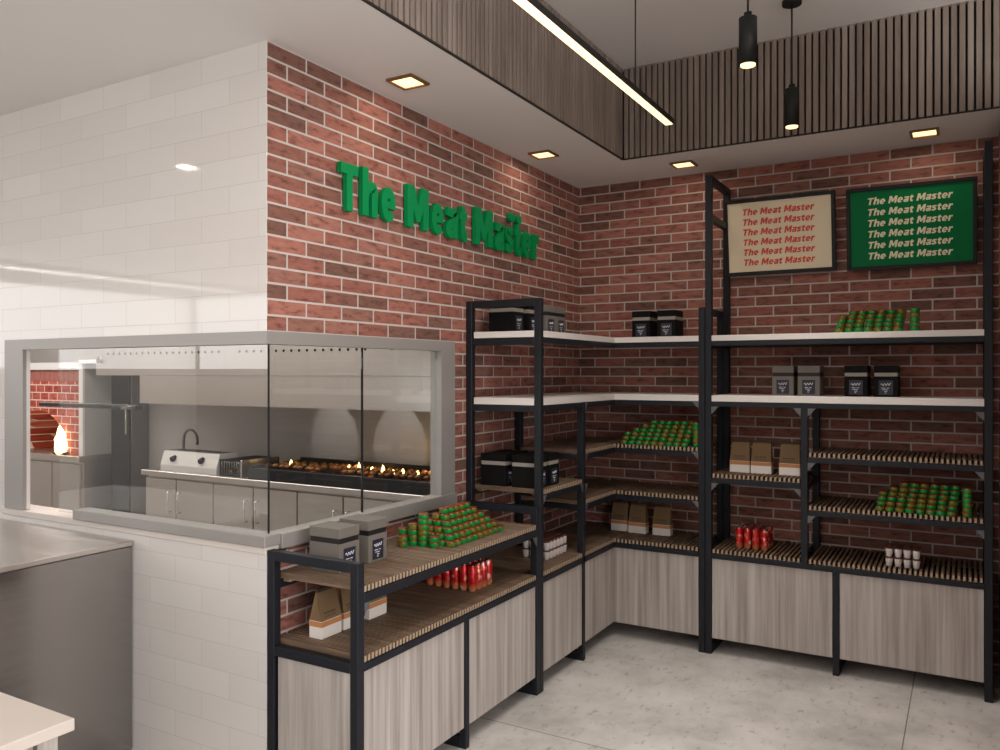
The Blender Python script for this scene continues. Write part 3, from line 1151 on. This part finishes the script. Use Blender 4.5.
def glyphs(w):
    h = w / 2
    g = {}
    g['T'] = (0.74, rect(0, 1 - w * 0.9, 0.74, 1) + rect(0.37 - h, 0, 0.37 + h, 1 - w * 0.9))
    g['h'] = (0.64, rect(0, 0, w, 1.05) + ribbon(smooth([(w * 0.6, 0.44), (0.20, 0.60), (0.34, 0.76 - h), (0.49, 0.70 - h * .6), (0.64 - h, 0.50), (0.64 - h, 0.3), (0.64 - h, 0.0)]), w))
    g['e'] = (0.66, ribbon(arc(0.33, 0.375, 0.33 - h, 0.385 - h * .9, 0, 318), w * 0.95) + rect(w * 0.5, 0.375 - w * 0.36, 0.66 - w * 0.06, 0.375 + w * 0.30))
    g['M'] = (0.94, rect(0, 0, w, 1) + rect(0.94 - w, 0, 0.94, 1) + [[(0, 1), (w * 1.25, 1), (0.47, 0.52), (0.47, 0.16), (0.40, 0.16)], [(0.94, 1), (0.94 - w * 1.25, 1), (0.47, 0.52), (0.47, 0.16), (0.54, 0.16)]])
    g['a'] = (0.60, rect(0.60 - w, 0, 0.60, 0.5) + ribbon(smooth([(0.07, 0.66), (0.2, 0.76 - h), (0.36, 0.76 - h), (0.50, 0.66), (0.60 - h, 0.46)]), w * 0.9) + ribbon(arc(0.265, 0.215, 0.265 - h, 0.225 - h * .8, 35, 330), w * 0.88) + rect(0.25, 0.30, 0.5, 0.30 + w * 0.72))
    g['t'] = (0.47, ribbon(smooth([(0.22, 0.89), (0.22, 0.6), (0.22, 0.26), (0.27, 0.12), (0.36, h * .9), (0.47, h * .9)]), w) + rect(0, 0.74 - w * 0.8, 0.47, 0.74))
    g['s'] = (0.54, ribbon(smooth([(0.50, 0.61), (0.38, 0.75 - h), (0.22, 0.75 - h), (0.10, 0.58), (0.18, 0.45), (0.36, 0.345), (0.44, 0.22), (0.36, h * 0.95), (0.2, h * 0.9), (0.03, 0.15)]), w * 0.9))
    g['r'] = (0.45, rect(0, 0, w, 0.75) + ribbon(smooth([(w * 0.55, 0.38), (0.17, 0.58), (0.30, 0.75 - h), (0.45, 0.75 - h)]), w))
    return g


def put_glyph(mb, polys, f, d):
    """polys through f(u, v) -> point, extruded by d"""
    d0 = Vector(d)
    for q, poly in enumerate(polys):
        d = d0 * (1.0 - 0.012 * q)      # strokes of one letter end a hair apart
        n = len(poly)
        if n > 8:      # ribbon: left side then right side reversed -> quads
            m = n // 2
            A = [f(*p) for p in poly[:m]]; B = [f(*p) for p in poly[m:][::-1]]
            dv = Vector(d)
            va = [mb.bm.verts.new(p) for p in A]; vb = [mb.bm.verts.new(p) for p in B]
            wa = [mb.bm.verts.new(Vector(p) + dv) for p in A]; wb = [mb.bm.verts.new(Vector(p) + dv) for p in B]
            for i in range(m - 1):
                mb.bm.faces.new((va[i], va[i + 1], vb[i + 1], vb[i]))
                mb.bm.faces.new((wa[i], wb[i], wb[i + 1], wa[i + 1]))
                mb.bm.faces.new((va[i], wa[i], wa[i + 1], va[i + 1]))
                mb.bm.faces.new((vb[i], vb[i + 1], wb[i + 1], wb[i]))
            mb.bm.faces.new((va[0], vb[0], wb[0], wa[0])); mb.bm.faces.new((va[-1], wa[-1], wb[-1], vb[-1]))
        else:
            mb.prism([f(*p) for p in poly], d)


# ------------------------------------------------------------------ wall sign: raised letters
SG = thing('wall_sign', 'large raised green letters reading The Meat Master on the brick wall', 'sign', (0, -2.45, 2.277))
CXc, CYc = 2.277, -5.007
def y_at(px, x):
    a = (px - 500) / 808.0
    dx, dy = 0.866 * a - 0.5, 0.5 * a + 0.866
    return CYc + dy * (x - CXc) / dx


XFACE, XBACK = 0.032, 0.010
CAP = 0.198
LET = [('T', 340, 358.5), ('h', 361.5, 378), ('e', 380.5, 396), ('M', 406.5, 429), ('e', 431, 444), ('a', 445, 458.2), ('t', 458.8, 467.5),
       ('M', 474.5, 493), ('a', 494, 504), ('s', 504.8, 513.3), ('t', 514, 521.5), ('e', 522.5, 531), ('r', 532, 539)]
GS = glyphs(0.25)
for ch, p0, p1 in LET:
    gw, polys = GS[ch]
    Y0, Y1 = y_at(p0 + 1.2, XFACE), y_at(p1, XFACE)
    mb = MB()
    put_glyph(mb, polys, lambda u, v: (XBACK, Y0 + 2.45 + u / gw * (Y1 - Y0), v * CAP), (XFACE - XBACK, 0, 0))
    mb.build('letter', 'sign_green', SG)
for px in (512.4, 519.2):
    mb = MB()
    y = y_at(px, XFACE) + 2.45
    n = 18
    ring = [(XBACK, y + 0.030 * math.cos(2 * math.pi * k / n), 0.206 + 0.026 * math.sin(2 * math.pi * k / n)) for k in range(n)]
    mb.prism(ring, (XFACE - XBACK, 0, 0))
    mb.build('accent_dot', 'sign_green', SG)
# spacer pins carry the letters off the wall
mb = MB()
for ch, p0, p1 in LET:
    y = (y_at(p0, XFACE) + y_at(p1, XFACE)) / 2 + 2.45
    for z in (0.05, 0.12):
        mb.box(0, XBACK + 0.002, y - 0.003, y + 0.003, z - 0.003, z + 0.003)
mb.build('spacer_pins', 'black_matt', SG)


# ------------------------------------------------------------------ menu boards
GB = glyphs(0.225)


def menu_board(label, x0, x1, z0, z1, panel, ink):
    w, h = x1 - x0, z1 - z0
    t = thing('menu_board', label, 'sign', ((x0 + x1) / 2, -0.045, z0))
    t.rotation_euler = (math.radians(7), 0, 0)
    fr = 0.021
    mb = MB()
    mb.box(-w / 2 - fr, w / 2 + fr, -0.022, 0.012, -fr, 0, 0.002); mb.box(-w / 2 - fr, w / 2 + fr, -0.022, 0.012, h, h + fr, 0.002)
    mb.box(-w / 2 - fr, -w / 2, -0.022, 0.012, 0, h, 0.002); mb.box(w / 2, w / 2 + fr, -0.022, 0.012, 0, h, 0.002)
    mb.build('board_frame', 'black', t)
    mb = MB(); mb.box(-w / 2, w / 2, -0.014, 0.006, 0, h)
    pn = mb.build('board_panel', panel, t)
    for k in range(6):
        zc = h * (0.862 - k * 0.145)
        adv = sum(0.36 if c == ' ' else GB[c][0] + 0.075 for c in 'The Meat Master')
        tw, th = w * 0.70, 0.038
        x = -w * 0.358
        mb = MB()
        for c in 'The Meat Master':
            if c == ' ':
                x += 0.36 * tw / adv
                continue
            gw, polys = GB[c]
            put_glyph(mb, polys, lambda u, v: (x + u * tw / adv + v * th * 0.22, -0.0135, zc - th / 2 + v * th), (0, -0.002, 0))
            x += (gw + 0.075) * tw / adv
        mb.build('lettering', ink, pn)
    return t


menu_board('cream menu board with six red italic lines on the back wall', 1.030, 1.612, 2.203, 2.612, 'board_cream', 'text_red')
menu_board('green menu board with six pale italic lines on the back wall', 1.712, 2.306, 2.192, 2.606, 'board_green', 'text_cream')

# ------------------------------------------------------------------ lamps
t = thing('linear_pendant_lamp', 'long black linear lamp with a warm glowing underside below the ceiling tray', 'lamp', (1.03, -4.2, 2.8))
mb = MB(); mb.box(-0.023, 0.023, -3.0, 3.0, 0.0, 0.026, 0.002); mb.build('lamp_housing', 'lamp_black', t)
mb = MB(); mb.box(-0.017, 0.017, -2.99, 2.99, -0.004, 0.001); mb.build('diffuser', 'light_strip', t)
for y in (-2.5, 0.0, 2.53):
    mb = MB(); mb.tube([(0, y, 0.025), (0, y, HU - 2.8)], 0.003, 6); mb.build('cord', 'lamp_black', t)

for lab, y in (('black cylinder pendant lamp, the nearer and larger of the two', -1.852), ('black cylinder pendant lamp, the farther one above the boards', -0.953)):
    t = thing('pendant_lamp', lab, 'lamp', (1.552, y, 2.775), 0, 'cylinder pendants')
    mb = MB(); mb.lathe([(0.028, 0.004), (0.034, 0.0), (0.034, 0.180), (0.028, 0.183), (0.010, 0.183)], 28)
    mb.build('lamp_shade', 'lamp_black', t)
    mb = MB(); mb.lathe([(0.0, -0.003), (0.028, -0.003), (0.028, 0.004)], 24); mb.build('lamp_lens', 'light', t)
    mb = MB(); mb.tube([(0, 0, 0.185), (0, 0, HU - 2.775)], 0.0042, 8); mb.build('cord', 'lamp_black', t)
    mb = MB(); mb.box(-0.014, 0.014, -0.005, 0.005, 0.150, 0.205, 0.002); mb.build('cord_clamp', 'black', t)
    mb = MB(); mb.lathe([(0.045, HU - 2.775 - 0.02), (0.045, HU - 2.775)], 24); mb.build('canopy', 'lamp_black', t)
    lamp('pendant_light', 'SPOT', (1.552, y, 2.765), 52, (1.0, 0.93, 0.86), 0.03, spot=84, blend=0.9)

DL = [(0.204, -2.206, 'square recessed downlight above the start of the wall sign', 1),
      (0.182, -0.881, 'square recessed downlight above the brick corner end of wall sign', 1),
      (0.81, -0.265, 'square recessed downlight left of the tall unit post', 1),
      (2.088, -0.265, 'square recessed downlight above the green menu board', 1),
      (-1.80, -3.90, 'square recessed downlight mirrored in the white tiles', 1.2)]
for x, y, lab, on in DL:
    t = thing('recessed_downlight', lab, 'lamp', (x, y, H), 0, 'recessed downlights')
    mb = MB(); q, r = 0.067, 0.054
    for (x0, x1, y0, y1) in ((-q, q, -q, -r), (-q, q, r, q), (-q, -r, -r, r), (r, q, -r, r)):
        mb.box(x0, x1, y0, y1, -0.010, 0.0)
    mb.build('trim_ring', 'brass', t)
    mb = MB(); mb.box(-r, r, -r, r, -0.005, 0.0); mb.build('diffuser', 'light', t)
    lamp('downlight_light', 'AREA', (x, y, H - 0.013), 0.8 * on, WARM, 0.1, 0.1)

# linear lamp of the left part of the shop, seen only as its reflection in the tiles
t = thing('linear_ceiling_lamp', 'slim warm linear lamp mirrored as a streak in the white tiles', 'lamp', (-5.95, -6.55, 2.65))
mb = MB(); mb.box(-0.03, 0.03, -1.6, 1.6, 0, 0.06); mb.build('lamp_housing', 'lamp_black', t)
mb = MB(); mb.box(-0.022, 0.022, -1.59, 1.59, -0.004, 0.001); mb.build('diffuser', 'light_strip', t)
for y in (-1.3, 1.3):
    mb = MB(); mb.tube([(0, y, 0.058), (0, y, H - 2.65)], 0.003, 6); mb.build('cord', 'lamp_black', t)
t = thing('fill_light_panel', 'flat square fill light panel, added unseen over the shop floor behind the cash desk', 'lamp', (-0.7, -5.9, H))  # added out of view, only to brighten the tiled wall and left soffit
mb = MB()
for (x0, x1, y0, y1) in ((-1.03, 1.03, -1.03, -1.0), (-1.03, 1.03, 1.0, 1.03), (-1.03, -1.0, -1.0, 1.0), (1.0, 1.03, -1.0, 1.0)):
    mb.box(x0, x1, y0, y1, -0.02, 0.0)
mb.build('panel_frame', 'white', t)
mb = MB(); mb.box(-1.0, 1.0, -1.0, 1.0, -0.008, 0.0); mb.build('diffuser', 'white', t)
lamp('panel_fill_light', 'AREA', (-0.7, -5.9, H - 0.012), 38, NEUT, 2.0, 2.0)  # fill light of the added panel
lamp('left_linear_light', 'AREA', (-5.95, -6.55, 2.635), 8, NEUT, 0.045, 3.0)

# ------------------------------------------------------------------ kitchen
KF = -1.25
lamp('kitchen_ceiling_light', 'AREA', (-2.2, -2.0, 2.80), 60, NEUT, 3.2, 0.5)
lamp('oven_corner_light', 'AREA', (-4.6, -1.9, 2.80), 26, NEUT, 1.0, 0.5)
for x in (-1.72, -1.13):
    lamp('hood_spot', 'SPOT', (x, -0.93, 1.45), 4.2, NEUT, 0.012, rot=(math.radians(56), 0, 0), spot=46, blend=0.05)

K = thing('kitchen_counter', 'stainless steel kitchen counter with cupboard doors behind the glass', 'counter', (0, 0, 0))
mb = MB(); mb.box(-2.84, -WT - 0.004, KF + 0.03, KY - 0.004, 0.08, 0.86); mb.build('carcass', 'steel', K)
mb = MB(); mb.box(-2.82, -WT - 0.02, KF + 0.08, KY - 0.02, 0.0, 0.08); mb.build('plinth', 'steel_dark', K)
mb = MB(); mb.box(-2.86, -WT - 0.002, KF - 0.02, KY - 0.002, 0.864, 0.9, 0.003); mb.build('worktop', 'steel', K)
def x_at(px, y):
    a = (px - 500) / 808.0
    dx, dy = 0.866 * a - 0.5, 0.5 * a + 0.866
    return CXc + dx * (y - CYc) / dy


joints = [-2.835] + [x_at(p, KF) for p in (176, 213, 253, 297, 343, 393)] + [-WT - 0.01]
for k in range(len(joints) - 1):
    mb = MB(); mb.box(joints[k] + 0.004, joints[k + 1] - 0.004, KF, KF + 0.02, 0.10, 0.845, 0.002)
    d = mb.build('cupboard_door', 'steel', K)
    xh = joints[k + 1] - 0.05 if k % 2 == 0 else joints[k] + 0.05
    mb = MB(); mb.tube([(xh, KF + 0.002, 0.76), (xh, KF - 0.03, 0.76), (xh, KF - 0.03, 0.62), (xh, KF + 0.002, 0.62)], 0.006, 8)
    mb.build('handle', 'chrome', d)

HD = thing('extractor_hood', 'long stainless extractor hood with a row of holes over the grill', 'hood', (-1.6, -1.0, 1.6))
def hp(mb, name, m):
    o = mb.build(name, m); o.parent = HD; o.matrix_parent_inverse = Matrix.Translation((1.6, 1.0, -1.6)); return o


mb = MB(); mb.box(-3.40, -WT - 0.004, KF - 0.01, KY - 0.004, 1.575, 1.98, 0.003); hp(mb, 'plenum', 'steel')
mb = MB()
mb.prism([(-2.9, KF, 1.575), (-2.9, KF, 1.375), (-2.9, KF + 0.03, 1.375), (-2.9, KF + 0.05, 1.55), (-2.9, KY - 0.01, 1.55), (-2.9, KY - 0.01, 1.575)], (2.9 - WT - 0.006, 0, 0))
hp(mb, 'canopy', 'steel')
mb = MB()
for k in range(46):
    x = -3.25 + k * 0.066
    if 19 <= k <= 20 or k in (38, 39):
        continue
    mb.prism([(x + 0.009 * math.cos(a * math.pi / 4), KF - 0.0125, 1.735 + 0.009 * math.sin(a * math.pi / 4)) for a in range(8)], (0, 0.004, 0))
hp(mb, 'vent_holes', 'black_matt')
mb = MB(); mb.tube([(-3.34, KF - 0.03, 1.69), (-3.34, KF, 1.69)], 0.025, 12); hp(mb, 'knob', 'steel_dark')
mb = MB(); mb.box(-2.6, -0.6, -1.0, -0.7, 1.98, H - 0.002); hp(mb, 'duct', 'steel')

GR = thing('charcoal_grill', 'long black charcoal grill with embers and flames on the kitchen counter', 'grill', (-0.97, -1.0, 0.9))
gx0, gx1 = -0.82, 0.80
mb = MB()
mb.box(gx0, gx1, -0.26, -0.235, 0, 0.075, 0.002); mb.box(gx0, gx1, 0.22, 0.245, 0, 0.10, 0.002)
mb.box(gx0, gx0 + 0.025, -0.235, 0.22, 0, 0.085, 0.002); mb.box(gx1 - 0.025, gx1, -0.235, 0.22, 0, 0.085, 0.002)
mb.box(gx0 + 0.025, gx1 - 0.025, -0.235, 0.22, 0, 0.02)
mb.build('firebox', 'black', GR)
mb = MB()
for k in range(240):
    x = random.uniform(gx0 + 0.05, gx1 - 0.05); y = random.uniform(-0.2, 0.19); r = random.uniform(0.010, 0.02)
    mtx = Matrix.Translation((x, y, 0.02 + r * 0.7)) @ Matrix.Rotation(random.uniform(0, 3), 4, (random.random(), random.random(), 1)) @ Matrix.Diagonal((r, r * .8, r * .7, 1))
    rr = bmesh.ops.create_icosphere(mb.bm, subdivisions=1, radius=1.0, matrix=mtx)
    mi = 1 if random.random() < 0.25 else 0
    for f in set(f for v in rr['verts'] for f in v.link_faces):
        f.material_index = mi
o = mb.build('charcoal', ['black_matt', 'ember'], GR); o['kind'] = 'stuff'
mb = MB()
for k in range(60):
    x = gx0 + 0.03 + k * (gx1 - gx0 - 0.06) / 59
    mb.tube([(x, -0.235, 0.070), (x, 0.22, 0.070)], 0.0022, 5)
mb.tube([(gx0 + 0.02, -0.1, 0.067), (gx1 - 0.02, -0.1, 0.067)], 0.003, 6); mb.tube([(gx0 + 0.02, 0.1, 0.067), (gx1 - 0.02, 0.1, 0.067)], 0.003, 6)
mb.build('grate', 'black', GR)


def flame_mesh(h, r, seed):
    rnd = random.Random(seed)
    mb = MB()
    pts, rad = [], []
    for k in range(7):
        u = k / 6
        pts.append((rnd.uniform(-1, 1) * 0.12 * r * k * 0.5, rnd.uniform(-1, 1) * 0.1 * r, h * u))
        rad.append(max(0.0008, r * (0.55 + 1.2 * u - 1.75 * u * u)))
    mb.tube(pts, rad, 9)
    return mb


for k, (px, h) in enumerate(((291, 0.045), (349, 0.04), (359, 0.06), (372, 0.04), (383, 0.055), (393, 0.03), (403, 0.04), (418, 0.035))):
    yy = -0.98
    x = x_at(px, yy)
    o = flame_mesh(h, 0.014, k).build('flame', 'flame', GR)
    o.location = (x + 0.97, yy + 1.0, 0.062)
lamp('grill_fire_light', 'POINT', (-1.15, -0.95, 1.02), 1.2, (1.0, 0.62, 0.28), 0.05)
lamp('grill_fire_light', 'POINT', (-0.55, -0.95, 1.02), 1.2, (1.0, 0.62, 0.28), 0.05)


def make_meat():
    mb = MB()
    bmesh.ops.create_icosphere(mb.bm, subdivisions=2, radius=1.0, matrix=Matrix.Diagonal((0.022, 0.016, 0.013, 1)))
    for v in mb.bm.verts:
        v.co *= 1 + random.uniform(-.13, .13)
    for f in mb.bm.faces:
        f.smooth = True
    return tag(mb.build('grilled_meat', 'meat'), 'x', 'meat')


meat = Proto(make_meat)
for i in range(28):
    for j in range(3):
        xx = -1.71 + i * 0.055 + random.uniform(-.01, .01)
        if -1.27 < xx < -1.06 and j == 0:
            continue
        meat.put('small browned meat piece on the charcoal grill', (xx, -1.15 + j * 0.11 + random.uniform(-.012, .012), 0.9 + 0.0845), random.uniform(-.4, .4), 'meat pieces on the grill')

# griddle with two knobs
t = thing('countertop_griddle', 'white steel countertop griddle with two front knobs left of the grill', 'griddle', (-2.40, -1.0, 0.9))
mb = MB()
mb.prism([(-0.29, -0.235, 0.0), (-0.29, -0.235, 0.045), (-0.29, -0.205, 0.14), (-0.29, -0.05, 0.14), (-0.29, -0.05, 0.0)], (0.575, 0, 0))
mb.build('griddle_body', 'griddle', t)
mb = MB(); mb.box(-0.27, 0.265, -0.18, -0.07, 0.14, 0.143); mb.build('hot_plate', 'steel_dark', t)
for x in (-0.16, 0.13):
    mb = MB(); mb.tube([(x, -0.212, 0.095), (x, -0.246, 0.085)], [0.021, 0.018], 16); mb.build('knob', 'black', t)

# warmer with golden food
t = thing('food_warmer', 'small dark food warmer with golden contents beside the white griddle', 'warmer', (-1.985, -1.05, 0.9))
mb = MB()
mb.box(-0.115, 0.115, -0.17, 0.15, 0, 0.012); mb.box(-0.115, 0.115, -0.17, 0.15, 0.098, 0.108); mb.box(-0.115, 0.115, 0.14, 0.15, 0.012, 0.098)
mb.box(-0.115, -0.105, -0.17, 0.14, 0.012, 0.098)
mb.build('warmer_body', 'black', t)
mb = MB(); mb.box(0.105, 0.118, -0.19, 0.14, 0.0, 0.115, 0.002); mb.build('side_plate', 'steel', t)
mb = MB()
for k in range(9):
    mb.tube([(-0.095 + k * 0.024, -0.168, 0.012), (-0.095 + k * 0.024, -0.168, 0.098)], 0.0025, 5)
mb.build('guard_bars', 'steel_dark', t)
mb = MB()
for k in range(60):
    x, y = random.uniform(-.09, .09), random.uniform(-.14, .1)
    a = random.uniform(0, 3.1)
    z = random.uniform(0.018, 0.075)
    mb.tube([(x, y, z), (x + .03 * math.cos(a), y + .03 * math.sin(a) * .5, z + random.uniform(-.004, .012))], 0.006, 5)
o = mb.build('golden_food', 'fries', t); o['kind'] = 'stuff'

# gooseneck tap
t = thing('gooseneck_tap', 'dark gooseneck tap behind the white griddle', 'tap', (-2.74, -1.0, 0.9))
mb = MB(); mb.lathe([(0.022, 0), (0.022, 0.03), (0.014, 0.04)], 14); mb.build('tap_base', 'steel_dark', t)
mb = MB()
pts = [(0, 0, 0.03), (0, 0, 0.20)] + [(0.075 - 0.075 * math.cos(a), 0, 0.20 + 0.075 * math.sin(a)) for a in [math.pi * k / 10 for k in range(1, 11)]] + [(0.15, 0, 0.17)]
mb.tube(pts, 0.010, 10); mb.build('spout', 'steel_dark', t)
mb = MB(); mb.tube([(0, -0.015, 0.05), (0, -0.06, 0.075)], 0.006, 8); mb.build('lever', 'steel_dark', t)

# narrow dark cabinet between oven and counter
t = thing('tall_cabinet', 'narrow tall dark cabinet between the brick oven and steel counter', 'cabinet', (-3.945, -0.60, 0))
mb = MB(); mb.box(-0.11, 0.14, -0.07, 0.095, 0.05, 1.64, 0.004); mb.build('cabinet_body', 'steel_dark', t)
mb = MB(); mb.box(-0.105, 0.135, -0.09, -0.072, 0.07, 1.62, 0.003); d = mb.build('cabinet_door', 'black', t)
mb = MB(); mb.tube([(0.125, -0.089, 1.33), (0.125, -0.115, 1.33), (0.125, -0.115, 1.08), (0.125, -0.089, 1.08)], 0.007, 8); mb.build('handle', 'chrome', d)
mb = MB(); mb.box(-0.09, 0.12, -0.06, 0.09, 0, 0.05); mb.build('plinth', 'black_matt', t)

# brick oven
OV = thing('brick_oven', 'red brick oven with arched mouth on a steel cupboard in far kitchen', 'oven', (-4.75, -0.91, 0))
ox0, ox1, oz0, oz1 = -0.85, 0.655, 0.90, 1.62      # local x / z
AR, AC = 0.42, 0.0
N = 16
arch = [(AC + AR * math.cos(math.pi * k / N), oz0 + 0.37 * math.sin(math.pi * k / N)) for k in range(N + 1)]   # right -> left
mb = MB()
outer = [(ox1, oz0), (ox1, oz1), (ox0, oz1), (ox0, oz0)]
mb.prism([(x, 0, z) for x, z in arch + [(ox0, oz0), (ox0, oz1), (ox1, oz1), (ox1, oz0)]], (0, 0.10, 0))
for k in range(N):      # vault inside
    (xa_, za_), (xb_, zb_) = arch[k], arch[k + 1]
    mb.poly([(xa_, 0.1, za_), (xb_, 0.1, zb_), (xb_ * 0.85, 0.38, oz0 + (zb_ - oz0) * 0.85), (xa_ * 0.85, 0.38, oz0 + (za_ - oz0) * 0.85)])
mb.poly([(x * 0.85, 0.38, oz0 + (z - oz0) * 0.85) for x, z in arch])
ob = mb.build('oven_front', None or 'brick_oven', OV)
# soldier course over the front
mb = MB()
n = 22
for k in range(n):
    w = (ox1 - ox0) / n
    mb.box(ox0 + k * w + 0.003, ox0 + (k + 1) * w - 0.003, -0.004, 0.05, oz1 - 0.10, oz1 - 0.008, 0.002)
mb.build('soldier_course', mat('soldier_brick', (156, 96, 84), 0.85), OV)
mb = MB(); mb.box(ox1, ox1 + 0.02, -0.02, 0.39, oz0, oz1 + 0.06); mb.build('side_cladding', 'steel_wall', OV)
mb = MB(); mb.box(ox1 - 0.03, ox1 + 0.022, -0.024, -0.004, oz0, oz1 + 0.06); mb.build('corner_trim', 'reveal', OV)
mb = MB(); mb.box(ox0, ox1, -0.02, 0.39, oz1, oz1 + 0.06); mb.box(ox0, ox1, 0.38, 0.40, oz0, oz1); mb.build('oven_cap', 'white_k', OV)
mb = MB(); mb.box(ox0, ox1 + 0.03, -0.06, 0.39, oz0 - 0.05, oz0, 0.003); mb.build('oven_ledge', 'steel', OV)
mb = MB(); mb.box(ox0, ox1 + 0.02, -0.01, 0.39, 0.0, oz0 - 0.05); mb.build('oven_base', 'steel', OV)
for x0, x1 in ((-0.5, -0.13), (-0.12, 0.25), (0.26, 0.64)):
    mb = MB(); mb.box(x0, x1, -0.03, -0.011, 0.10, oz0 - 0.07, 0.002); mb.build('cupboard_door', 'steel', OV)
F = thing('oven_fire', 'bright yellow fire burning in the mouth of the brick oven', 'fire', (-4.36, -0.945, 0.9))
for k, (dx, dy, h, r) in enumerate(((0.0, 0.0, 0.24, 0.062), (-0.03, 0.0, 0.17, 0.045), (0.03, 0.0, 0.15, 0.045))):
    o = flame_mesh(h, r, 40 + k).build('flame', 'fire', F); o.location = (dx, dy, 0.012)
mb = MB()
for k in range(4):
    mb.tube([(-0.09, -0.01 + 0.008 * k, 0.014 + 0.004 * (k % 2)), (0.08, 0.012 - 0.008 * k, 0.014)], 0.012, 7)
mb.build('firewood', mat('firewood', (70, 48, 32), 0.9), F)
lamp('oven_fire_light', 'POINT', (-4.55, -0.90, 1.10), 3, (1.0, 0.70, 0.40), 0.06)
# extraction box beside the oven
t = thing('oven_extractor', 'pale steel extractor box between the brick oven and hood', 'hood', (-3.85, -0.86, 1.70))
mb = MB(); mb.box(-0.22, 0.44, -0.06, 0.35, 0.0, 0.30, 0.003); mb.build('extractor_body', 'steel', t)
mb = MB(); mb.box(-0.24, 0.30, -0.10, 0.35, -0.03, 0.0, 0.003); mb.build('extractor_lip', 'shelf_white', t)
mb = MB(); mb.box(0.0, 0.2, 0.05, 0.25, 0.30, H - 1.70 - 0.001); mb.build('duct', 'steel', t)

# ticket rail across the open end of the pass
t = thing('pass_rail', 'dark steel rail across the open end of the kitchen window', 'rail', (-1.32, -2.70, 1.443))
mb = MB(); mb.tube([(-0.335, 0, 0), (0.42, 0, 0)], 0.011, 12); mb.build('bar', 'rail_dark', t)
mb = MB(); mb.tube([(0.40, 0, 0), (0.40, GY + 0.008 + 2.70, 0)], 0.008, 10); mb.build('standoff', 'steel_dark', t)

# ------------------------------------------------------------------ counters in front of the tiled wall
t = thing('steel_counter', 'polished stainless steel counter standing against the white tiled wall', 'counter', (-1.5, -3.9, 0))
mb = MB(); mb.box(-0.9, 0.715, 0.12, YT + 3.9 - 0.004, 0.0, 0.862, 0.002); mb.build('counter_body', 'steel_front', t)
mb = MB(); mb.box(-0.9, 0.72, 0.11, YT + 3.9 - 0.003, 0.864, 0.887, 0.003); mb.build('counter_top', 'steel_top', t)

t = thing('cash_desk', 'white topped desk with grey slatted sides at the lower left', 'desk', (-0.4, -4.6, 0))
dx1, dy1 = 0.78, 0.79
mb = MB(); mb.box(-1.2, dx1, -0.6, dy1, 0.72, 0.75, 0.002); mb.build('desk_top', 'desk_top', t)
mb = MB()
for k in range(22):
    y = dy1 - 0.03 - k * 0.06
    mb.box(dx1 - 0.05, dx1 - 0.02, y - 0.05, y, 0.0, 0.72, 0.002)
for k in range(32):
    x = dx1 - 0.05 - k * 0.06
    mb.box(x - 0.05, x, dy1 - 0.05, dy1 - 0.02, 0.0, 0.72, 0.002)
mb.build('slatted_side', 'panel', t)
mb = MB(); mb.box(-1.15, dx1 - 0.05, -0.55, dy1 - 0.05, 0.0, 0.72); mb.build('desk_core', 'steel_dark', t)
